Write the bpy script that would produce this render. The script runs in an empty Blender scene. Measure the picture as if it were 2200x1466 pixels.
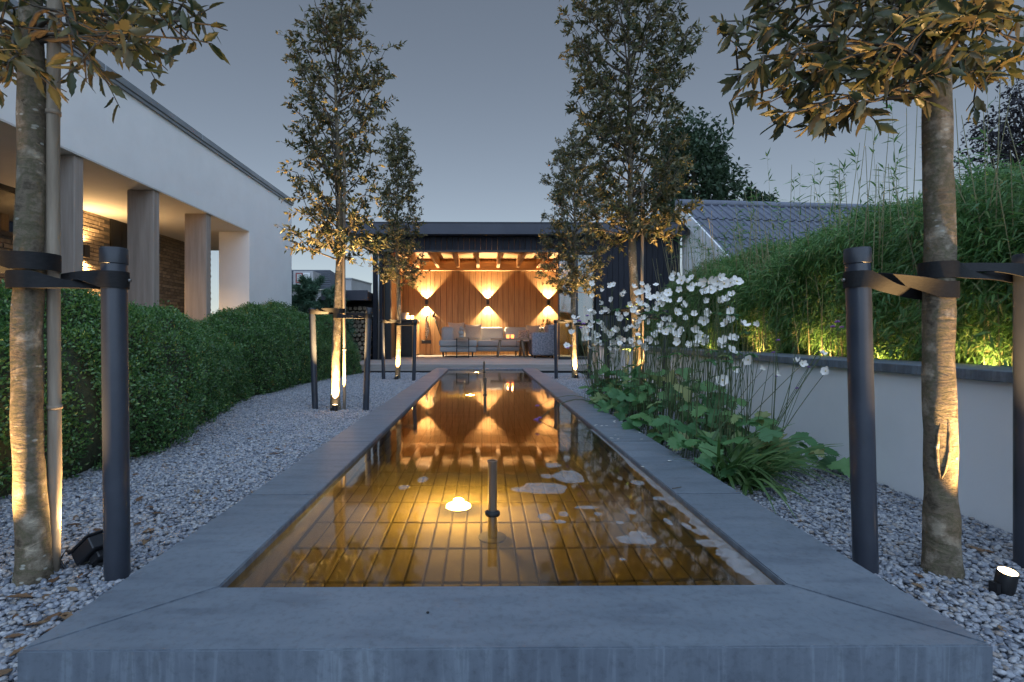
import bpy, bmesh, math, random
import numpy as np
from mathutils import Vector, Matrix, noise
R = math.radians
SC = bpy.context.scene
COL = SC.collection

# ------------------------------------------------------------------ camera
F, CX, CY, YAW, EYE = 1130.0, 1049.0, 723.0, R(0.6), 0.70      # photo is 2200 x 1466
cam_d = bpy.data.cameras.new('camera'); cam = bpy.data.objects.new('camera', cam_d); COL.objects.link(cam)
cam_d.sensor_width = 36; cam_d.lens = 36 * F / 2200
cam_d.shift_x = (1100 - CX) / 2200; cam_d.shift_y = (CY - 733) / 2200
cam_d.clip_start = 0.02; cam_d.clip_end = 2000
cam.location = (0, 0, EYE); cam.rotation_euler = (R(90), 0, -YAW)
SC.camera = cam
# ------------------------------------------------------------------ sky, sun, exposure
SUN_EL, SUN_AZ = R(50), R(182)
W = bpy.data.worlds.new('World'); SC.world = W; W.use_nodes = True
wn = W.node_tree.nodes; bg = wn['Background']
sky = wn.new('ShaderNodeTexSky'); sky.sky_type = 'NISHITA'; sky.sun_disc = False
sky.sun_elevation = SUN_EL; sky.sun_rotation = SUN_AZ
sky.air_density = 1.0; sky.dust_density = 0.05; sky.ozone_density = 2.2
hsv = wn.new('ShaderNodeHueSaturation'); hsv.inputs['Hue'].default_value = .492; hsv.inputs['Saturation'].default_value = 0.58      # thin grey evening veil
W.node_tree.links.new(sky.outputs[0], hsv.inputs['Color']); W.node_tree.links.new(hsv.outputs[0], bg.inputs[0]); bg.inputs[1].default_value = 0.036
sd = bpy.data.lights.new('sun', 'SUN'); sd.energy = 1.5; sd.angle = R(125); sd.color = (.52, .71, 1)
so = bpy.data.objects.new('sun', sd); COL.objects.link(so)
_sv = Vector((math.sin(SUN_AZ) * math.cos(SUN_EL), math.cos(SUN_AZ) * math.cos(SUN_EL), math.sin(SUN_EL)))
so.rotation_euler = _sv.to_track_quat('Z', 'Y').to_euler(); so.location = (-3, -6, 8)
vs = SC.view_settings; vs.view_transform = 'Standard'; vs.look = 'None'; vs.exposure = 1.25; vs.gamma = 1
SC.render.engine = 'CYCLES'
cy = SC.cycles; cy.max_bounces = 8; cy.diffuse_bounces = 4; cy.glossy_bounces = 4; cy.transmission_bounces = 6
cy.transparent_max_bounces = 12; cy.sample_clamp_indirect = 4; cy.caustics_refractive = True; cy.caustics_reflective = False
cy.blur_glossy = 0.5
try:
    cy.use_denoising = True; cy.denoiser = 'OPENIMAGEDENOISE'
except Exception: pass

WARM = (1.0, 0.60, 0.24)
# ------------------------------------------------------------------ pixel helpers (a pixel gives a direction only)
def ray(px, py):
    c, s = math.cos(YAW), math.sin(YAW); a, b = (px - CX) / F, (CY - py) / F
    return Vector((a * c + s, c - a * s, b))
def onz(px, py, z):
    d = ray(px, py); t = (z - EYE) / d.z; return Vector((d.x * t, d.y * t, z))
def aty(px, py, Y):
    d = ray(px, py); t = Y / d.y; return Vector((d.x * t, Y, EYE + d.z * t))
def atx(px, py, X):
    d = ray(px, py); t = X / d.x; return Vector((X, d.y * t, EYE + d.z * t))

def under(px, py, zs, z):
    """point at depth z seen through a water surface at zs"""
    d = ray(px, py).normalized(); h = onz(px, py, zs); n = Vector((0, 0, 1)); c = -d.dot(n); k = 1/1.33
    r = d*k + n*(k*c - math.sqrt(1 - k*k*(1-c*c))); return h + r*((z-zs)/r.z)
# ------------------------------------------------------------------ object helpers
def tag(o, label=None, cat=None, group=None, kind=None):
    if label: o['label'] = label
    if cat: o['category'] = cat
    if group: o['group'] = group
    if kind: o['kind'] = kind
    return o
def empty(name, loc, label=None, cat=None, group=None, rz=0):
    o = bpy.data.objects.new(name, None); COL.objects.link(o); o.location = loc; o.rotation_euler = (0, 0, rz)
    o.empty_display_size = .05
    return tag(o, label, cat, group)
def link(name, me, mat=None, parent=None, mtx=None):
    if mat is not None and len(me.materials) == 0: me.materials.append(mat)
    o = bpy.data.objects.new(name, me); COL.objects.link(o)
    if parent is not None:
        o.parent = parent                    # meshes are made in world space: undo the parent's placement
        if mtx is None: o.matrix_parent_inverse = PM(parent).inverted()
        else: o.matrix_parent_inverse = PM(parent).inverted(); o.matrix_basis = mtx
    elif mtx is not None: o.matrix_basis = mtx
    return o
def PM(o):
    m = o.matrix_basis.copy()
    if o.parent: m = PM(o.parent) @ o.matrix_parent_inverse @ m
    return m
class MB:
    def __init__(s): s.v = []; s.f = []; s.sm = False
    def quad(s, a, b, c, d):
        n = len(s.v); s.v += [tuple(a), tuple(b), tuple(c), tuple(d)]; s.f.append((n, n+1, n+2, n+3)); return s
    def box(s, x0, x1, y0, y1, z0, z1, bev=0):
        n = len(s.v)
        if bev <= 0:
            s.v += [(x, y, z) for z in (z0, z1) for y in (y0, y1) for x in (x0, x1)]
            s.f += [tuple(n + i for i in q) for q in ((0,2,3,1),(4,5,7,6),(0,1,5,4),(2,6,7,3),(0,4,6,2),(1,3,7,5))]
            return s
        b = bmesh.new(); bmesh.ops.create_cube(b, size=1)
        for v in b.verts: v.co = Vector(((x0+x1)/2 + v.co.x*(x1-x0), (y0+y1)/2 + v.co.y*(y1-y0), (z0+z1)/2 + v.co.z*(z1-z0)))
        bmesh.ops.bevel(b, geom=list(b.edges), offset=bev, segments=2 if bev > .008 else 1, affect='EDGES', profile=.6)
        return s.addbm(b)
    def addbm(s, b, m=None):
        n = len(s.v); b.verts.ensure_lookup_table()
        for i, v in enumerate(b.verts): v.index = i; s.v.append(tuple(m @ v.co if m else v.co))
        for f in b.faces: s.f.append(tuple(n + v.index for v in f.verts))
        b.free(); return s
    def tube(s, pts, rad, n=6, cap=True, axis=None):
        pts = [Vector(p) for p in pts]; k0 = len(s.v); m = len(pts)
        if not hasattr(rad, '__len__'): rad = [rad] * m
        ref = Vector((0.31, 0.95, 0.05)) if abs((pts[-1]-pts[0]).normalized().y) < .8 else Vector((1, 0, 0))
        for i, p in enumerate(pts):
            t = (pts[min(i+1, m-1)] - pts[max(i-1, 0)]).normalized() if axis is None else Vector(axis)
            a = t.cross(ref).normalized(); b = t.cross(a)
            for j in range(n):
                th = 2*math.pi*j/n; s.v.append(tuple(p + (a*math.cos(th) + b*math.sin(th)) * rad[i]))
        for i in range(m-1):
            for j in range(n):
                j2 = (j+1) % n; s.f.append((k0+i*n+j, k0+i*n+j2, k0+(i+1)*n+j2, k0+(i+1)*n+j))
        if cap:
            s.f.append(tuple(k0+j for j in range(n))); s.f.append(tuple(k0+(m-1)*n+j for j in reversed(range(n))))
        return s
    def lathe(s, c, prof, n=16):           # prof: (r, z) pairs
        return s.tube([(c[0], c[1], c[2] + z + i*1e-5) for i, (r, z) in enumerate(prof)], [max(r, 1e-4) for r, z in prof], n, axis=(0, 0, 1))
    def ball(s, c, r, sub=1, sc=(1,1,1)):
        b = bmesh.new(); bmesh.ops.create_icosphere(b, subdivisions=sub, radius=r)
        for v in b.verts: v.co = Vector((v.co.x*sc[0]+c[0], v.co.y*sc[1]+c[1], v.co.z*sc[2]+c[2]))
        return s.addbm(b)
    def prism(s, poly, z0, z1):            # poly: (x, y) list
        k = len(s.v); n = len(poly)
        s.v += [(x, y, z0) for x, y in poly] + [(x, y, z1) for x, y in poly]
        s.f.append(tuple(k+i for i in reversed(range(n)))); s.f.append(tuple(k+n+i for i in range(n)))
        for i in range(n):
            j = (i+1) % n; s.f.append((k+i, k+j, k+n+j, k+n+i))
        return s
    def mesh(s, name, smooth=False):
        me = bpy.data.meshes.new(name); me.from_pydata(s.v, [], s.f)
        b = bmesh.new(); b.from_mesh(me); bmesh.ops.recalc_face_normals(b, faces=b.faces); b.to_mesh(me); b.free()
        if smooth: me.shade_smooth()
        return me
    def build(s, name, mat, parent=None, smooth=False, mtx=None):
        me = s.mesh(name, smooth)
        if smooth == 'auto': me.set_sharp_from_angle(angle=R(40))
        return link(name, me, mat, parent, mtx)
def Box(name, mat, parent, *a, bev=0): return MB().box(*a, bev=bev).build(name, mat, parent)

def np_mesh(name, V, Fc, rnd=None, smooth=False):
    me = bpy.data.meshes.new(name); V = np.asarray(V, np.float32); Fc = np.asarray(Fc, np.int32)
    n, k = Fc.shape
    me.vertices.add(len(V)); me.vertices.foreach_set('co', V.ravel())
    me.loops.add(n*k); me.loops.foreach_set('vertex_index', Fc.ravel())
    me.polygons.add(n); me.polygons.foreach_set('loop_start', np.arange(0, n*k, k, dtype=np.int32))
    me.polygons.foreach_set('loop_total', np.full(n, k, np.int32))
    if smooth: me.polygons.foreach_set('use_smooth', np.ones(n, bool))
    me.update(calc_edges=True)
    if rnd is not None:
        a = me.attributes.new('rnd', 'FLOAT', 'POINT'); a.data.foreach_set('value', np.asarray(rnd, np.float32))
    return me
def nrm(a): return a / np.maximum(np.linalg.norm(a, axis=1, keepdims=True), 1e-9)
# leaf templates: x along the leaf, y across (unit width), z normal
T_SMALL = (np.array([(0,0,0),(.42,-.5,.05),(.5,0,-.06),(.42,.5,.05),(1,0,-.08)]), np.array([(0,1,2),(1,4,2),(4,3,2),(3,0,2)]))
T_BAMBOO = (np.array([(0,0,0),(.3,-.5,.02),(.35,.5,.02),(1,0,-.22)]), np.array([(0,1,2),(1,3,2)]))
def oak_template():
    xs = [0, .1, .22, .34, .46, .58, .7, .82, .92]; ws = [.04, .24, .38, .5, .46, .44, .33, .24, .1]
    V = []
    for i, (x, w) in enumerate(zip(xs, ws)):
        w2 = w * (1.12 if i % 2 else .92); z = -.10 * x * x
        V += [(x, -w2, z + .05), (x, 0, z - .02), (x, w2, z + .05)]
    V.append((1.03, 0, -.13)); Fc = []
    for i in range(len(xs)-1):
        a = 3*i
        for q in ((a, a+3, a+4), (a, a+4, a+1), (a+1, a+4, a+5), (a+1, a+5, a+2)): Fc.append(q)
    a = 3*(len(xs)-1); e = len(V)-1; Fc += [(a, e, a+1), (a+1, e, a+2)]
    return np.array(V), np.array(Fc)
T_OAK = oak_template()
def leaf_cloud(name, pos, dr, nm, L, Wd, mat, parent=None, tpl=T_SMALL, rng=None, rnd=None):
    pos, dr, nm = np.asarray(pos), nrm(np.asarray(dr)), np.asarray(nm)
    n = len(pos); side = nrm(np.cross(nm, dr)); up = np.cross(dr, side)
    L = np.broadcast_to(L, (n,)); Wd = np.broadcast_to(Wd, (n,))
    tv, tf = tpl; k = len(tv)
    V = (pos[:, None, :] + dr[:, None, :] * (L[:, None] * tv[None, :, 0])[..., None]
         + side[:, None, :] * (Wd[:, None] * tv[None, :, 1])[..., None] + up[:, None, :] * (L[:, None] * tv[None, :, 2])[..., None])
    Fc = (tf[None] + (np.arange(n) * k)[:, None, None]).reshape(-1, 3)
    if rnd is None: rnd = (rng or np.random.default_rng(1)).random(n)
    me = np_mesh(name, V.reshape(-1, 3), Fc, np.repeat(rnd, k))
    o = link(name, me, mat, parent); o['kind'] = 'stuff'
    return o

# ------------------------------------------------------------------ materials
def newmat(name):
    m = bpy.data.materials.new(name); m.use_nodes = True; nt = m.node_tree
    return m, nt, nt.nodes['Principled BSDF'], nt.nodes['Material Output']
def N(nt, t, **kw):
    n = nt.nodes.new(t)
    for k, v in kw.items():
        if k in n.inputs: n.inputs[k].default_value = v
        else: setattr(n, k, v)
    return n
def coords(nt, stretch=(1,1,1), jitter=True, world=False):
    L = nt.links.new; mp = N(nt, 'ShaderNodeMapping'); mp.inputs['Scale'].default_value = stretch
    if world:
        g = N(nt, 'ShaderNodeNewGeometry'); L(g.outputs['Position'], mp.inputs[0]); return mp.outputs[0]
    tc = N(nt, 'ShaderNodeTexCoord')
    if jitter:
        oi = N(nt, 'ShaderNodeObjectInfo'); mu = N(nt, 'ShaderNodeMath', operation='MULTIPLY'); mu.inputs[1].default_value = 43.7
        L(oi.outputs['Random'], mu.inputs[0]); ad = N(nt, 'ShaderNodeVectorMath', operation='ADD')
        L(tc.outputs['Object'], ad.inputs[0]); L(mu.outputs[0], ad.inputs[1]); L(ad.outputs[0], mp.inputs[0])
    else: L(tc.outputs['Object'], mp.inputs[0])
    return mp.outputs[0]
def ramp(nt, fac, stops):
    r = N(nt, 'ShaderNodeValToRGB'); e = r.color_ramp.elements
    while len(e) < len(stops): e.new(.5)
    for el, (p, c) in zip(e, stops): el.position = p; el.color = (*c, 1) if len(c) == 3 else c
    nt.links.new(fac, r.inputs[0]); return r.outputs[0]
def M(name, c1, c2=None, rough=.6, metal=0, scale=8, detail=6, bump=0, bscale=None, stretch=(1,1,1), spec=.5,
      vary=0, lo=.3, hi=.7, jitter=True, world=False, coat=0, bdist=.01):
    m, nt, p, out = newmat(name); L = nt.links.new; c2 = c2 or c1
    v = coords(nt, stretch, jitter, world)
    nz = N(nt, 'ShaderNodeTexNoise', Scale=scale, Detail=detail, Roughness=.6); L(v, nz.inputs['Vector'])
    c = ramp(nt, nz.outputs[0], [(lo, c1), (hi, c2)])
    if vary:
        oi = N(nt, 'ShaderNodeObjectInfo'); mr = N(nt, 'ShaderNodeMapRange'); mr.inputs[3].default_value = 1-vary; mr.inputs[4].default_value = 1+vary
        L(oi.outputs['Random'], mr.inputs[0]); mx = N(nt, 'ShaderNodeVectorMath', operation='SCALE'); L(c, mx.inputs[0]); L(mr.outputs[0], mx.inputs['Scale']); c = mx.outputs[0]
    L(c, p.inputs['Base Color'])
    p.inputs['Roughness'].default_value = rough; p.inputs['Metallic'].default_value = metal
    p.inputs['Specular IOR Level'].default_value = spec; p.inputs['Coat Weight'].default_value = coat
    if bump:
        b = N(nt, 'ShaderNodeBump', Strength=bump, Distance=bdist)
        if bscale:
            n2 = N(nt, 'ShaderNodeTexNoise', Scale=bscale, Detail=8, Roughness=.65); L(v, n2.inputs['Vector']); L(n2.outputs[0], b.inputs['Height'])
        else: L(nz.outputs[0], b.inputs['Height'])
        L(b.outputs[0], p.inputs['Normal'])
    return m
def leafmat(name, stops, rough=.45, trans=.25, tcol=None, spec=.4):
    m, nt, p, out = newmat(name); L = nt.links.new
    at = N(nt, 'ShaderNodeAttribute', attribute_name='rnd'); oi = N(nt, 'ShaderNodeObjectInfo')
    ad = N(nt, 'ShaderNodeMath', operation='ADD'); L(at.outputs['Fac'], ad.inputs[0]); L(oi.outputs['Random'], ad.inputs[1])
    fr = N(nt, 'ShaderNodeMath', operation='FRACT'); L(ad.outputs[0], fr.inputs[0])
    c = ramp(nt, fr.outputs[0], stops)
    L(c, p.inputs['Base Color']); p.inputs['Roughness'].default_value = rough; p.inputs['Specular IOR Level'].default_value = spec
    tr = N(nt, 'ShaderNodeBsdfTranslucent'); mx = N(nt, 'ShaderNodeMixShader'); mx.inputs[0].default_value = trans
    sc = N(nt, 'ShaderNodeVectorMath', operation='SCALE'); sc.inputs['Scale'].default_value = 1.6; L(c, sc.inputs[0]); L(sc.outputs[0], tr.inputs[0])
    L(p.outputs[0], mx.inputs[1]); L(tr.outputs[0], mx.inputs[2]); L(mx.outputs[0], out.inputs[0])
    return m
def emit(name, col, st):
    m, nt, p, out = newmat(name); p.inputs['Base Color'].default_value = (*col, 1)
    p.inputs['Emission Color'].default_value = (*col, 1); p.inputs['Emission Strength'].default_value = st; return m

def stone_mat():
    m, nt, p, out = newmat('bluestone'); L = nt.links.new; v = coords(nt)
    n1 = N(nt, 'ShaderNodeTexNoise', Scale=2.2, Detail=9, Roughness=.68); L(v, n1.inputs['Vector'])
    c1 = ramp(nt, n1.outputs[0], [(.28, (.128, .152, .182)), (.5, (.150, .178, .210)), (.74, (.185, .213, .245))])
    n2 = N(nt, 'ShaderNodeTexNoise', Scale=55, Detail=6, Roughness=.7); L(v, n2.inputs['Vector'])
    c2 = ramp(nt, n2.outputs[0], [(.34, (.80, .80, .80)), (.5, (1, 1, 1)), (.8, (1.06, 1.06, 1.06))])
    mu = N(nt, 'ShaderNodeMix', data_type='RGBA', blend_type='MULTIPLY'); mu.inputs[0].default_value = 1; L(c1, mu.inputs[6]); L(c2, mu.inputs[7])
    mp = N(nt, 'ShaderNodeMapping'); mp.inputs['Scale'].default_value = (3, 14, 3); mp.inputs['Rotation'].default_value = (0, 0, .5); L(v, mp.inputs[0])
    n3 = N(nt, 'ShaderNodeTexNoise', Scale=1.6, Detail=5); L(mp.outputs[0], n3.inputs['Vector'])
    c3 = ramp(nt, n3.outputs[0], [(.34, (.8, .8, .82)), (.5, (1, 1, 1)), (.76, (1.12, 1.1, 1.08))])
    m2 = N(nt, 'ShaderNodeMix', data_type='RGBA', blend_type='MULTIPLY'); m2.inputs[0].default_value = .9; L(mu.outputs[2], m2.inputs[6]); L(c3, m2.inputs[7])
    # dark run-down streaks on upright faces
    g = N(nt, 'ShaderNodeNewGeometry'); sx = N(nt, 'ShaderNodeSeparateXYZ'); L(g.outputs['Normal'], sx.inputs[0])
    ab = N(nt, 'ShaderNodeMath', operation='ABSOLUTE'); L(sx.outputs[2], ab.inputs[0]); inv = N(nt, 'ShaderNodeMath', operation='SUBTRACT'); inv.inputs[0].default_value = 1; L(ab.outputs[0], inv.inputs[1])
    ms = N(nt, 'ShaderNodeMapping'); ms.inputs['Scale'].default_value = (38, 38, 3.2); L(v, ms.inputs[0])
    n4 = N(nt, 'ShaderNodeTexNoise', Scale=1, Detail=6, Distortion=.6); L(ms.outputs[0], n4.inputs['Vector'])
    c4 = ramp(nt, n4.outputs[0], [(.35, (.78, .78, .8)), (.52, (.9, .9, .92)), (.6, (1.15, 1.15, 1.15)), (.68, (.9, .9, .9))])
    m3 = N(nt, 'ShaderNodeMix', data_type='RGBA', blend_type='MULTIPLY'); L(inv.outputs[0], m3.inputs[0]); L(m2.outputs[2], m3.inputs[6]); L(c4, m3.inputs[7])
    L(m3.outputs[2], p.inputs['Base Color'])
    rr = ramp(nt, n1.outputs[0], [(.3, (.42,)*3), (.7, (.58,)*3)]); L(rr, p.inputs['Roughness'])
    b = N(nt, 'ShaderNodeBump', Strength=.12, Distance=.004); L(n2.outputs[0], b.inputs['Height']); L(b.outputs[0], p.inputs['Normal'])
    return m
def bark_mat(name, pale, mid, dark):
    m, nt, p, out = newmat(name); L = nt.links.new; v = coords(nt, (1, 1, 1), True)
    mp = N(nt, 'ShaderNodeMapping'); mp.inputs['Scale'].default_value = (11, 11, 34); L(v, mp.inputs[0])
    n1 = N(nt, 'ShaderNodeTexNoise', Scale=1, Detail=10, Roughness=.72, Distortion=1.1); L(mp.outputs[0], n1.inputs['Vector'])
    n2 = N(nt, 'ShaderNodeTexNoise', Scale=15, Detail=8, Roughness=.65); L(v, n2.inputs['Vector'])
    c1 = ramp(nt, n2.outputs[0], [(.33, dark), (.44, mid), (.50, (.13, .115, .07)), (.55, mid), (.66, pale)])
    c2 = ramp(nt, n1.outputs[0], [(.30, (.22, .2, .17)), (.35, (.8, .8, .78)), (.58, (1, 1, 1)), (.64, (1.4, 1.36, 1.3)), (.70, (1.05, 1.0, .95))])
    mu = N(nt, 'ShaderNodeMix', data_type='RGBA', blend_type='MULTIPLY'); mu.inputs[0].default_value = 1; L(c1, mu.inputs[6]); L(c2, mu.inputs[7])
    ml = N(nt, 'ShaderNodeMapping'); ml.inputs['Scale'].default_value = (30, 30, 55); L(v, ml.inputs[0])
    vo = N(nt, 'ShaderNodeTexVoronoi', Scale=1); L(ml.outputs[0], vo.inputs['Vector'])
    n5 = N(nt, 'ShaderNodeTexNoise', Scale=6); L(v, n5.inputs['Vector'])
    lt = ramp(nt, vo.outputs['Distance'], [(.16, (1, 1, 1)), (.24, (0, 0, 0))]); gt = ramp(nt, n5.outputs[0], [(.56, (0, 0, 0)), (.62, (.7, .7, .7))])
    mm = N(nt, 'ShaderNodeMath', operation='MULTIPLY'); L(lt, mm.inputs[0]); L(gt, mm.inputs[1])
    m2 = N(nt, 'ShaderNodeMix', data_type='RGBA'); L(mm.outputs[0], m2.inputs[0]); L(mu.outputs[2], m2.inputs[6]); m2.inputs[7].default_value = (.5, .49, .43, 1)
    L(m2.outputs[2], p.inputs['Base Color']); p.inputs['Roughness'].default_value = .85; p.inputs['Specular IOR Level'].default_value = .2
    b = N(nt, 'ShaderNodeBump', Strength=1, Distance=.009); L(n1.outputs[0], b.inputs['Height']); L(b.outputs[0], p.inputs['Normal'])
    return m
def water_mat():
    m, nt, p, out = newmat('pond_water'); L = nt.links.new; nt.nodes.remove(p)
    v = coords(nt, (1, 1, 1), False, True)
    mp = N(nt, 'ShaderNodeMapping'); mp.inputs['Scale'].default_value = (9, 3.2, 1); L(v, mp.inputs[0])
    n = N(nt, 'ShaderNodeTexNoise', Scale=1, Detail=3, Roughness=.45); L(mp.outputs[0], n.inputs['Vector'])
    b = N(nt, 'ShaderNodeBump', Strength=.10, Distance=.006); L(n.outputs[0], b.inputs['Height'])
    gl = N(nt, 'ShaderNodeBsdfGlossy', Roughness=.045); gl.inputs['Color'].default_value = (1, 1, 1, 1); L(b.outputs[0], gl.inputs['Normal'])
    rf = N(nt, 'ShaderNodeBsdfRefraction', Roughness=.01, IOR=1.33); rf.inputs['Color'].default_value = (.66, .52, .23, 1); L(b.outputs[0], rf.inputs['Normal'])
    fr = N(nt, 'ShaderNodeFresnel', IOR=1.6); L(b.outputs[0], fr.inputs['Normal'])
    mx = N(nt, 'ShaderNodeMixShader'); L(fr.outputs[0], mx.inputs[0]); L(rf.outputs[0], mx.inputs[1]); L(gl.outputs[0], mx.inputs[2]); L(mx.outputs[0], out.inputs[0])
    return m
def pane_mat(name, tint, gloss=.12, rough=.02):
    m, nt, p, out = newmat(name); L = nt.links.new; nt.nodes.remove(p)
    t = N(nt, 'ShaderNodeBsdfTransparent'); t.inputs[0].default_value = (*tint, 1); g = N(nt, 'ShaderNodeBsdfGlossy', Roughness=rough)
    lw = N(nt, 'ShaderNodeFresnel', IOR=1.5); ad = N(nt, 'ShaderNodeMath', operation='ADD'); ad.inputs[1].default_value = gloss; L(lw.outputs[0], ad.inputs[0])
    mx = N(nt, 'ShaderNodeMixShader'); L(ad.outputs[0], mx.inputs[0]); L(t.outputs[0], mx.inputs[1]); L(g.outputs[0], mx.inputs[2]); L(mx.outputs[0], out.inputs[0]); return m
def foam_mat():
    m, nt, p, out = newmat('foam'); L = nt.links.new; v = coords(nt, (1, 1, 1))
    n = N(nt, 'ShaderNodeTexNoise', Scale=30, Detail=6); L(v, n.inputs['Vector'])
    p.inputs['Base Color'].default_value = (.55, .56, .58, 1); p.inputs['Roughness'].default_value = .6
    t = N(nt, 'ShaderNodeBsdfTransparent'); mx = N(nt, 'ShaderNodeMixShader'); r = ramp(nt, n.outputs[0], [(.3, (.10,)*3), (.7, (.30,)*3)])
    L(r, mx.inputs[0]); L(t.outputs[0], mx.inputs[1]); L(p.outputs[0], mx.inputs[2]); L(mx.outputs[0], out.inputs[0]); return m
def pebble_mat(name, attr):
    m, nt, p, out = newmat(name); L = nt.links.new
    v = coords(nt, (1, 1, 1), False, True)
    if attr:
        at = N(nt, 'ShaderNodeAttribute', attribute_name='peb'); at.attribute_type = 'INSTANCER'; f = at.outputs['Fac']
    else:
        vo = N(nt, 'ShaderNodeTexVoronoi', Scale=85); L(v, vo.inputs['Vector']); sp = N(nt, 'ShaderNodeSeparateColor'); L(vo.outputs['Color'], sp.inputs[0]); f = sp.outputs[0]
        b = N(nt, 'ShaderNodeBump', Strength=1, Distance=.012, invert=True); L(vo.outputs['Distance'], b.inputs['Height']); L(b.outputs[0], p.inputs['Normal'])
    c = ramp(nt, f, [(0, (.12, .135, .17)), (.3, (.24, .26, .30)), (.55, (.31, .32, .35)), (.8, (.40, .405, .42)), (.92, (.26, .22, .19)), (1, (.50, .50, .50))])
    n = N(nt, 'ShaderNodeTexNoise', Scale=140, Detail=4); L(v, n.inputs['Vector']); c2 = ramp(nt, n.outputs[0], [(.3, (.75,)*3), (.7, (1.15,)*3)])
    mu = N(nt, 'ShaderNodeMix', data_type='RGBA', blend_type='MULTIPLY'); mu.inputs[0].default_value = 1; L(c, mu.inputs[6]); L(c2, mu.inputs[7])
    L(mu.outputs[2], p.inputs['Base Color']); p.inputs['Roughness'].default_value = .55; return m

m_stone = stone_mat()
m_water = water_mat(); m_foam = foam_mat()
m_plaster = M('white_plaster', (.80, .79, .77), (.86, .85, .83), .85, scale=2.5, bump=.08, bscale=160, spec=.2, bdist=.003)
m_wallplaster = M('garden_plaster', (.76, .76, .77), (.86, .855, .86), .85, scale=1.4, bump=.12, bscale=90, spec=.2, bdist=.004, lo=.25, hi=.6)
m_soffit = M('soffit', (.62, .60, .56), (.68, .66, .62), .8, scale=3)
m_zinc = M('zinc', (.20, .22, .24), (.32, .34, .36), .45, metal=.5, scale=3)
m_black = M('black_metal', (.012, .013, .016), (.022, .023, .027), .45, scale=6)
m_clad = M('dark_cladding', (.008, .009, .014), (.016, .018, .027), .6, spec=.25, scale=3, stretch=(14, 14, 1), vary=.18, bump=.1, bscale=2)
m_fascia = M('roof_fascia', (.030, .033, .048), (.042, .045, .062), .42, scale=2, metal=.15)
def wood(name, a, b, st, rough=.55, vary=.12, scale=1.6): return M(name, a, b, rough, scale=scale, stretch=st, vary=vary, bump=.12, detail=8, lo=.28, hi=.74)
m_cedar = wood('cedar_z', (.29, .14, .052), (.48, .27, .115), (16, 16, 1.1))
m_cedary = wood('cedar_y', (.30, .15, .06), (.46, .26, .12), (16, 1.1, 16))
m_cedarx = wood('cedar_x', (.36, .20, .09), (.54, .33, .16), (1.1, 16, 16))
m_deck = wood('deck', (.23, .20, .18), (.36, .325, .30), (1.2, 18, 18), .7, .12)
m_oak = wood('oak_post', (.29, .235, .195), (.43, .365, .315), (14, 14, .9), .7, .06)
m_tablewood = wood('table_wood', (.19, .13, .085), (.32, .235, .16), (2, 14, 14), .6)
m_legwood = wood('leg_wood', (.19, .13, .085), (.32, .235, .16), (14, 14, 2), .6)
m_pole = wood('pole_wood', (.20, .155, .11), (.40, .33, .25), (26, 26, 2.4), .8, .1)
m_stake = M('stake_plastic', (.030, .035, .047), (.045, .051, .066), .32, scale=7, bump=.04, bscale=40)
m_cap = M('stake_cap', (.018, .02, .026), (.03, .033, .04), .4, scale=9)
m_rubber = M('rubber_strap', (.006, .006, .007), (.014, .0135, .0135), .68, spec=.3, scale=60, stretch=(1, 1, 4), bump=.25, bscale=220, bdist=.003)
m_bark = bark_mat('bark_grey', (.37, .315, .235), (.19, .152, .108), (.075, .06, .042))
m_woundwood = M('wound_wood', (.012, .009, .006), (.05, .038, .02), .9, scale=30, stretch=(6, 6, 1), bump=.6)
m_twig = M('twig', (.06, .045, .032), (.10, .08, .055), .8, scale=20)
m_oakleaf = leafmat('oak_leaf', [(0, (.042, .056, .024)), (.35, (.070, .082, .034)), (.55, (.12, .112, .045)), (.8, (.21, .165, .07)), (1, (.09, .072, .035))], .42, .2)
m_box = leafmat('boxwood_leaf', [(0, (.035, .095, .03)), (.5, (.07, .17, .045)), (.85, (.12, .24, .062)), (1, (.20, .31, .085))], .3, .22, None, .6)
m_boxcore = M('boxwood_twig_shade', (.025, .030, .014), (.04, .05, .022), .9, scale=30, bump=.5, bdist=.02)  # dark tone holds the shade inside the hedge as well as its twigs
m_bamboo = leafmat('bamboo_leaf', [(0, (.06, .145, .042)), (.5, (.105, .225, .062)), (.88, (.165, .285, .085)), (1, (.28, .28, .12))], .45, .3)
m_culm = M('bamboo_culm', (.20, .19, .09), (.32, .28, .15), .5, scale=6)
m_treefar = leafmat('far_leaf', [(0, (.020, .042, .022)), (1, (.045, .075, .035))], .6, .2)
m_purple = leafmat('plum_leaf', [(0, (.016, .016, .022)), (1, (.035, .028, .036))], .6, .1)
m_fir = leafmat('cypress_spray', [(0, (.04, .095, .06)), (.6, (.07, .14, .085)), (1, (.11, .19, .11))], .6, .2)
m_anleaf = leafmat('anemone_leaf', [(0, (.05, .14, .05)), (.45, (.08, .20, .07)), (.75, (.13, .25, .08)), (.86, (.34, .33, .14)), (.93, (.15, .25, .085)), (1, (.065, .175, .06))], .5, .22)
m_stem = M('green_stem', (.055, .085, .03), (.10, .125, .05), .6, scale=10)
m_petal = M('white_petal', (.80, .755, .69), (.87, .825, .76), .6, scale=20)
m_yellow = M('flower_centre', (.42, .30, .05), (.52, .40, .08), .7, scale=90)
m_verb = M('verbena_purple', (.16, .07, .26), (.30, .14, .40), .7, scale=60)
m_sedge = leafmat('sedge_blade', [(0, (.045, .10, .028)), (.6, (.075, .15, .04)), (1, (.13, .20, .07))], .4, .25)
m_brown = leafmat('dry_leaf', [(0, (.11, .055, .026)), (.5, (.17, .095, .05)), (1, (.24, .16, .09))], .7, .1)
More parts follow.
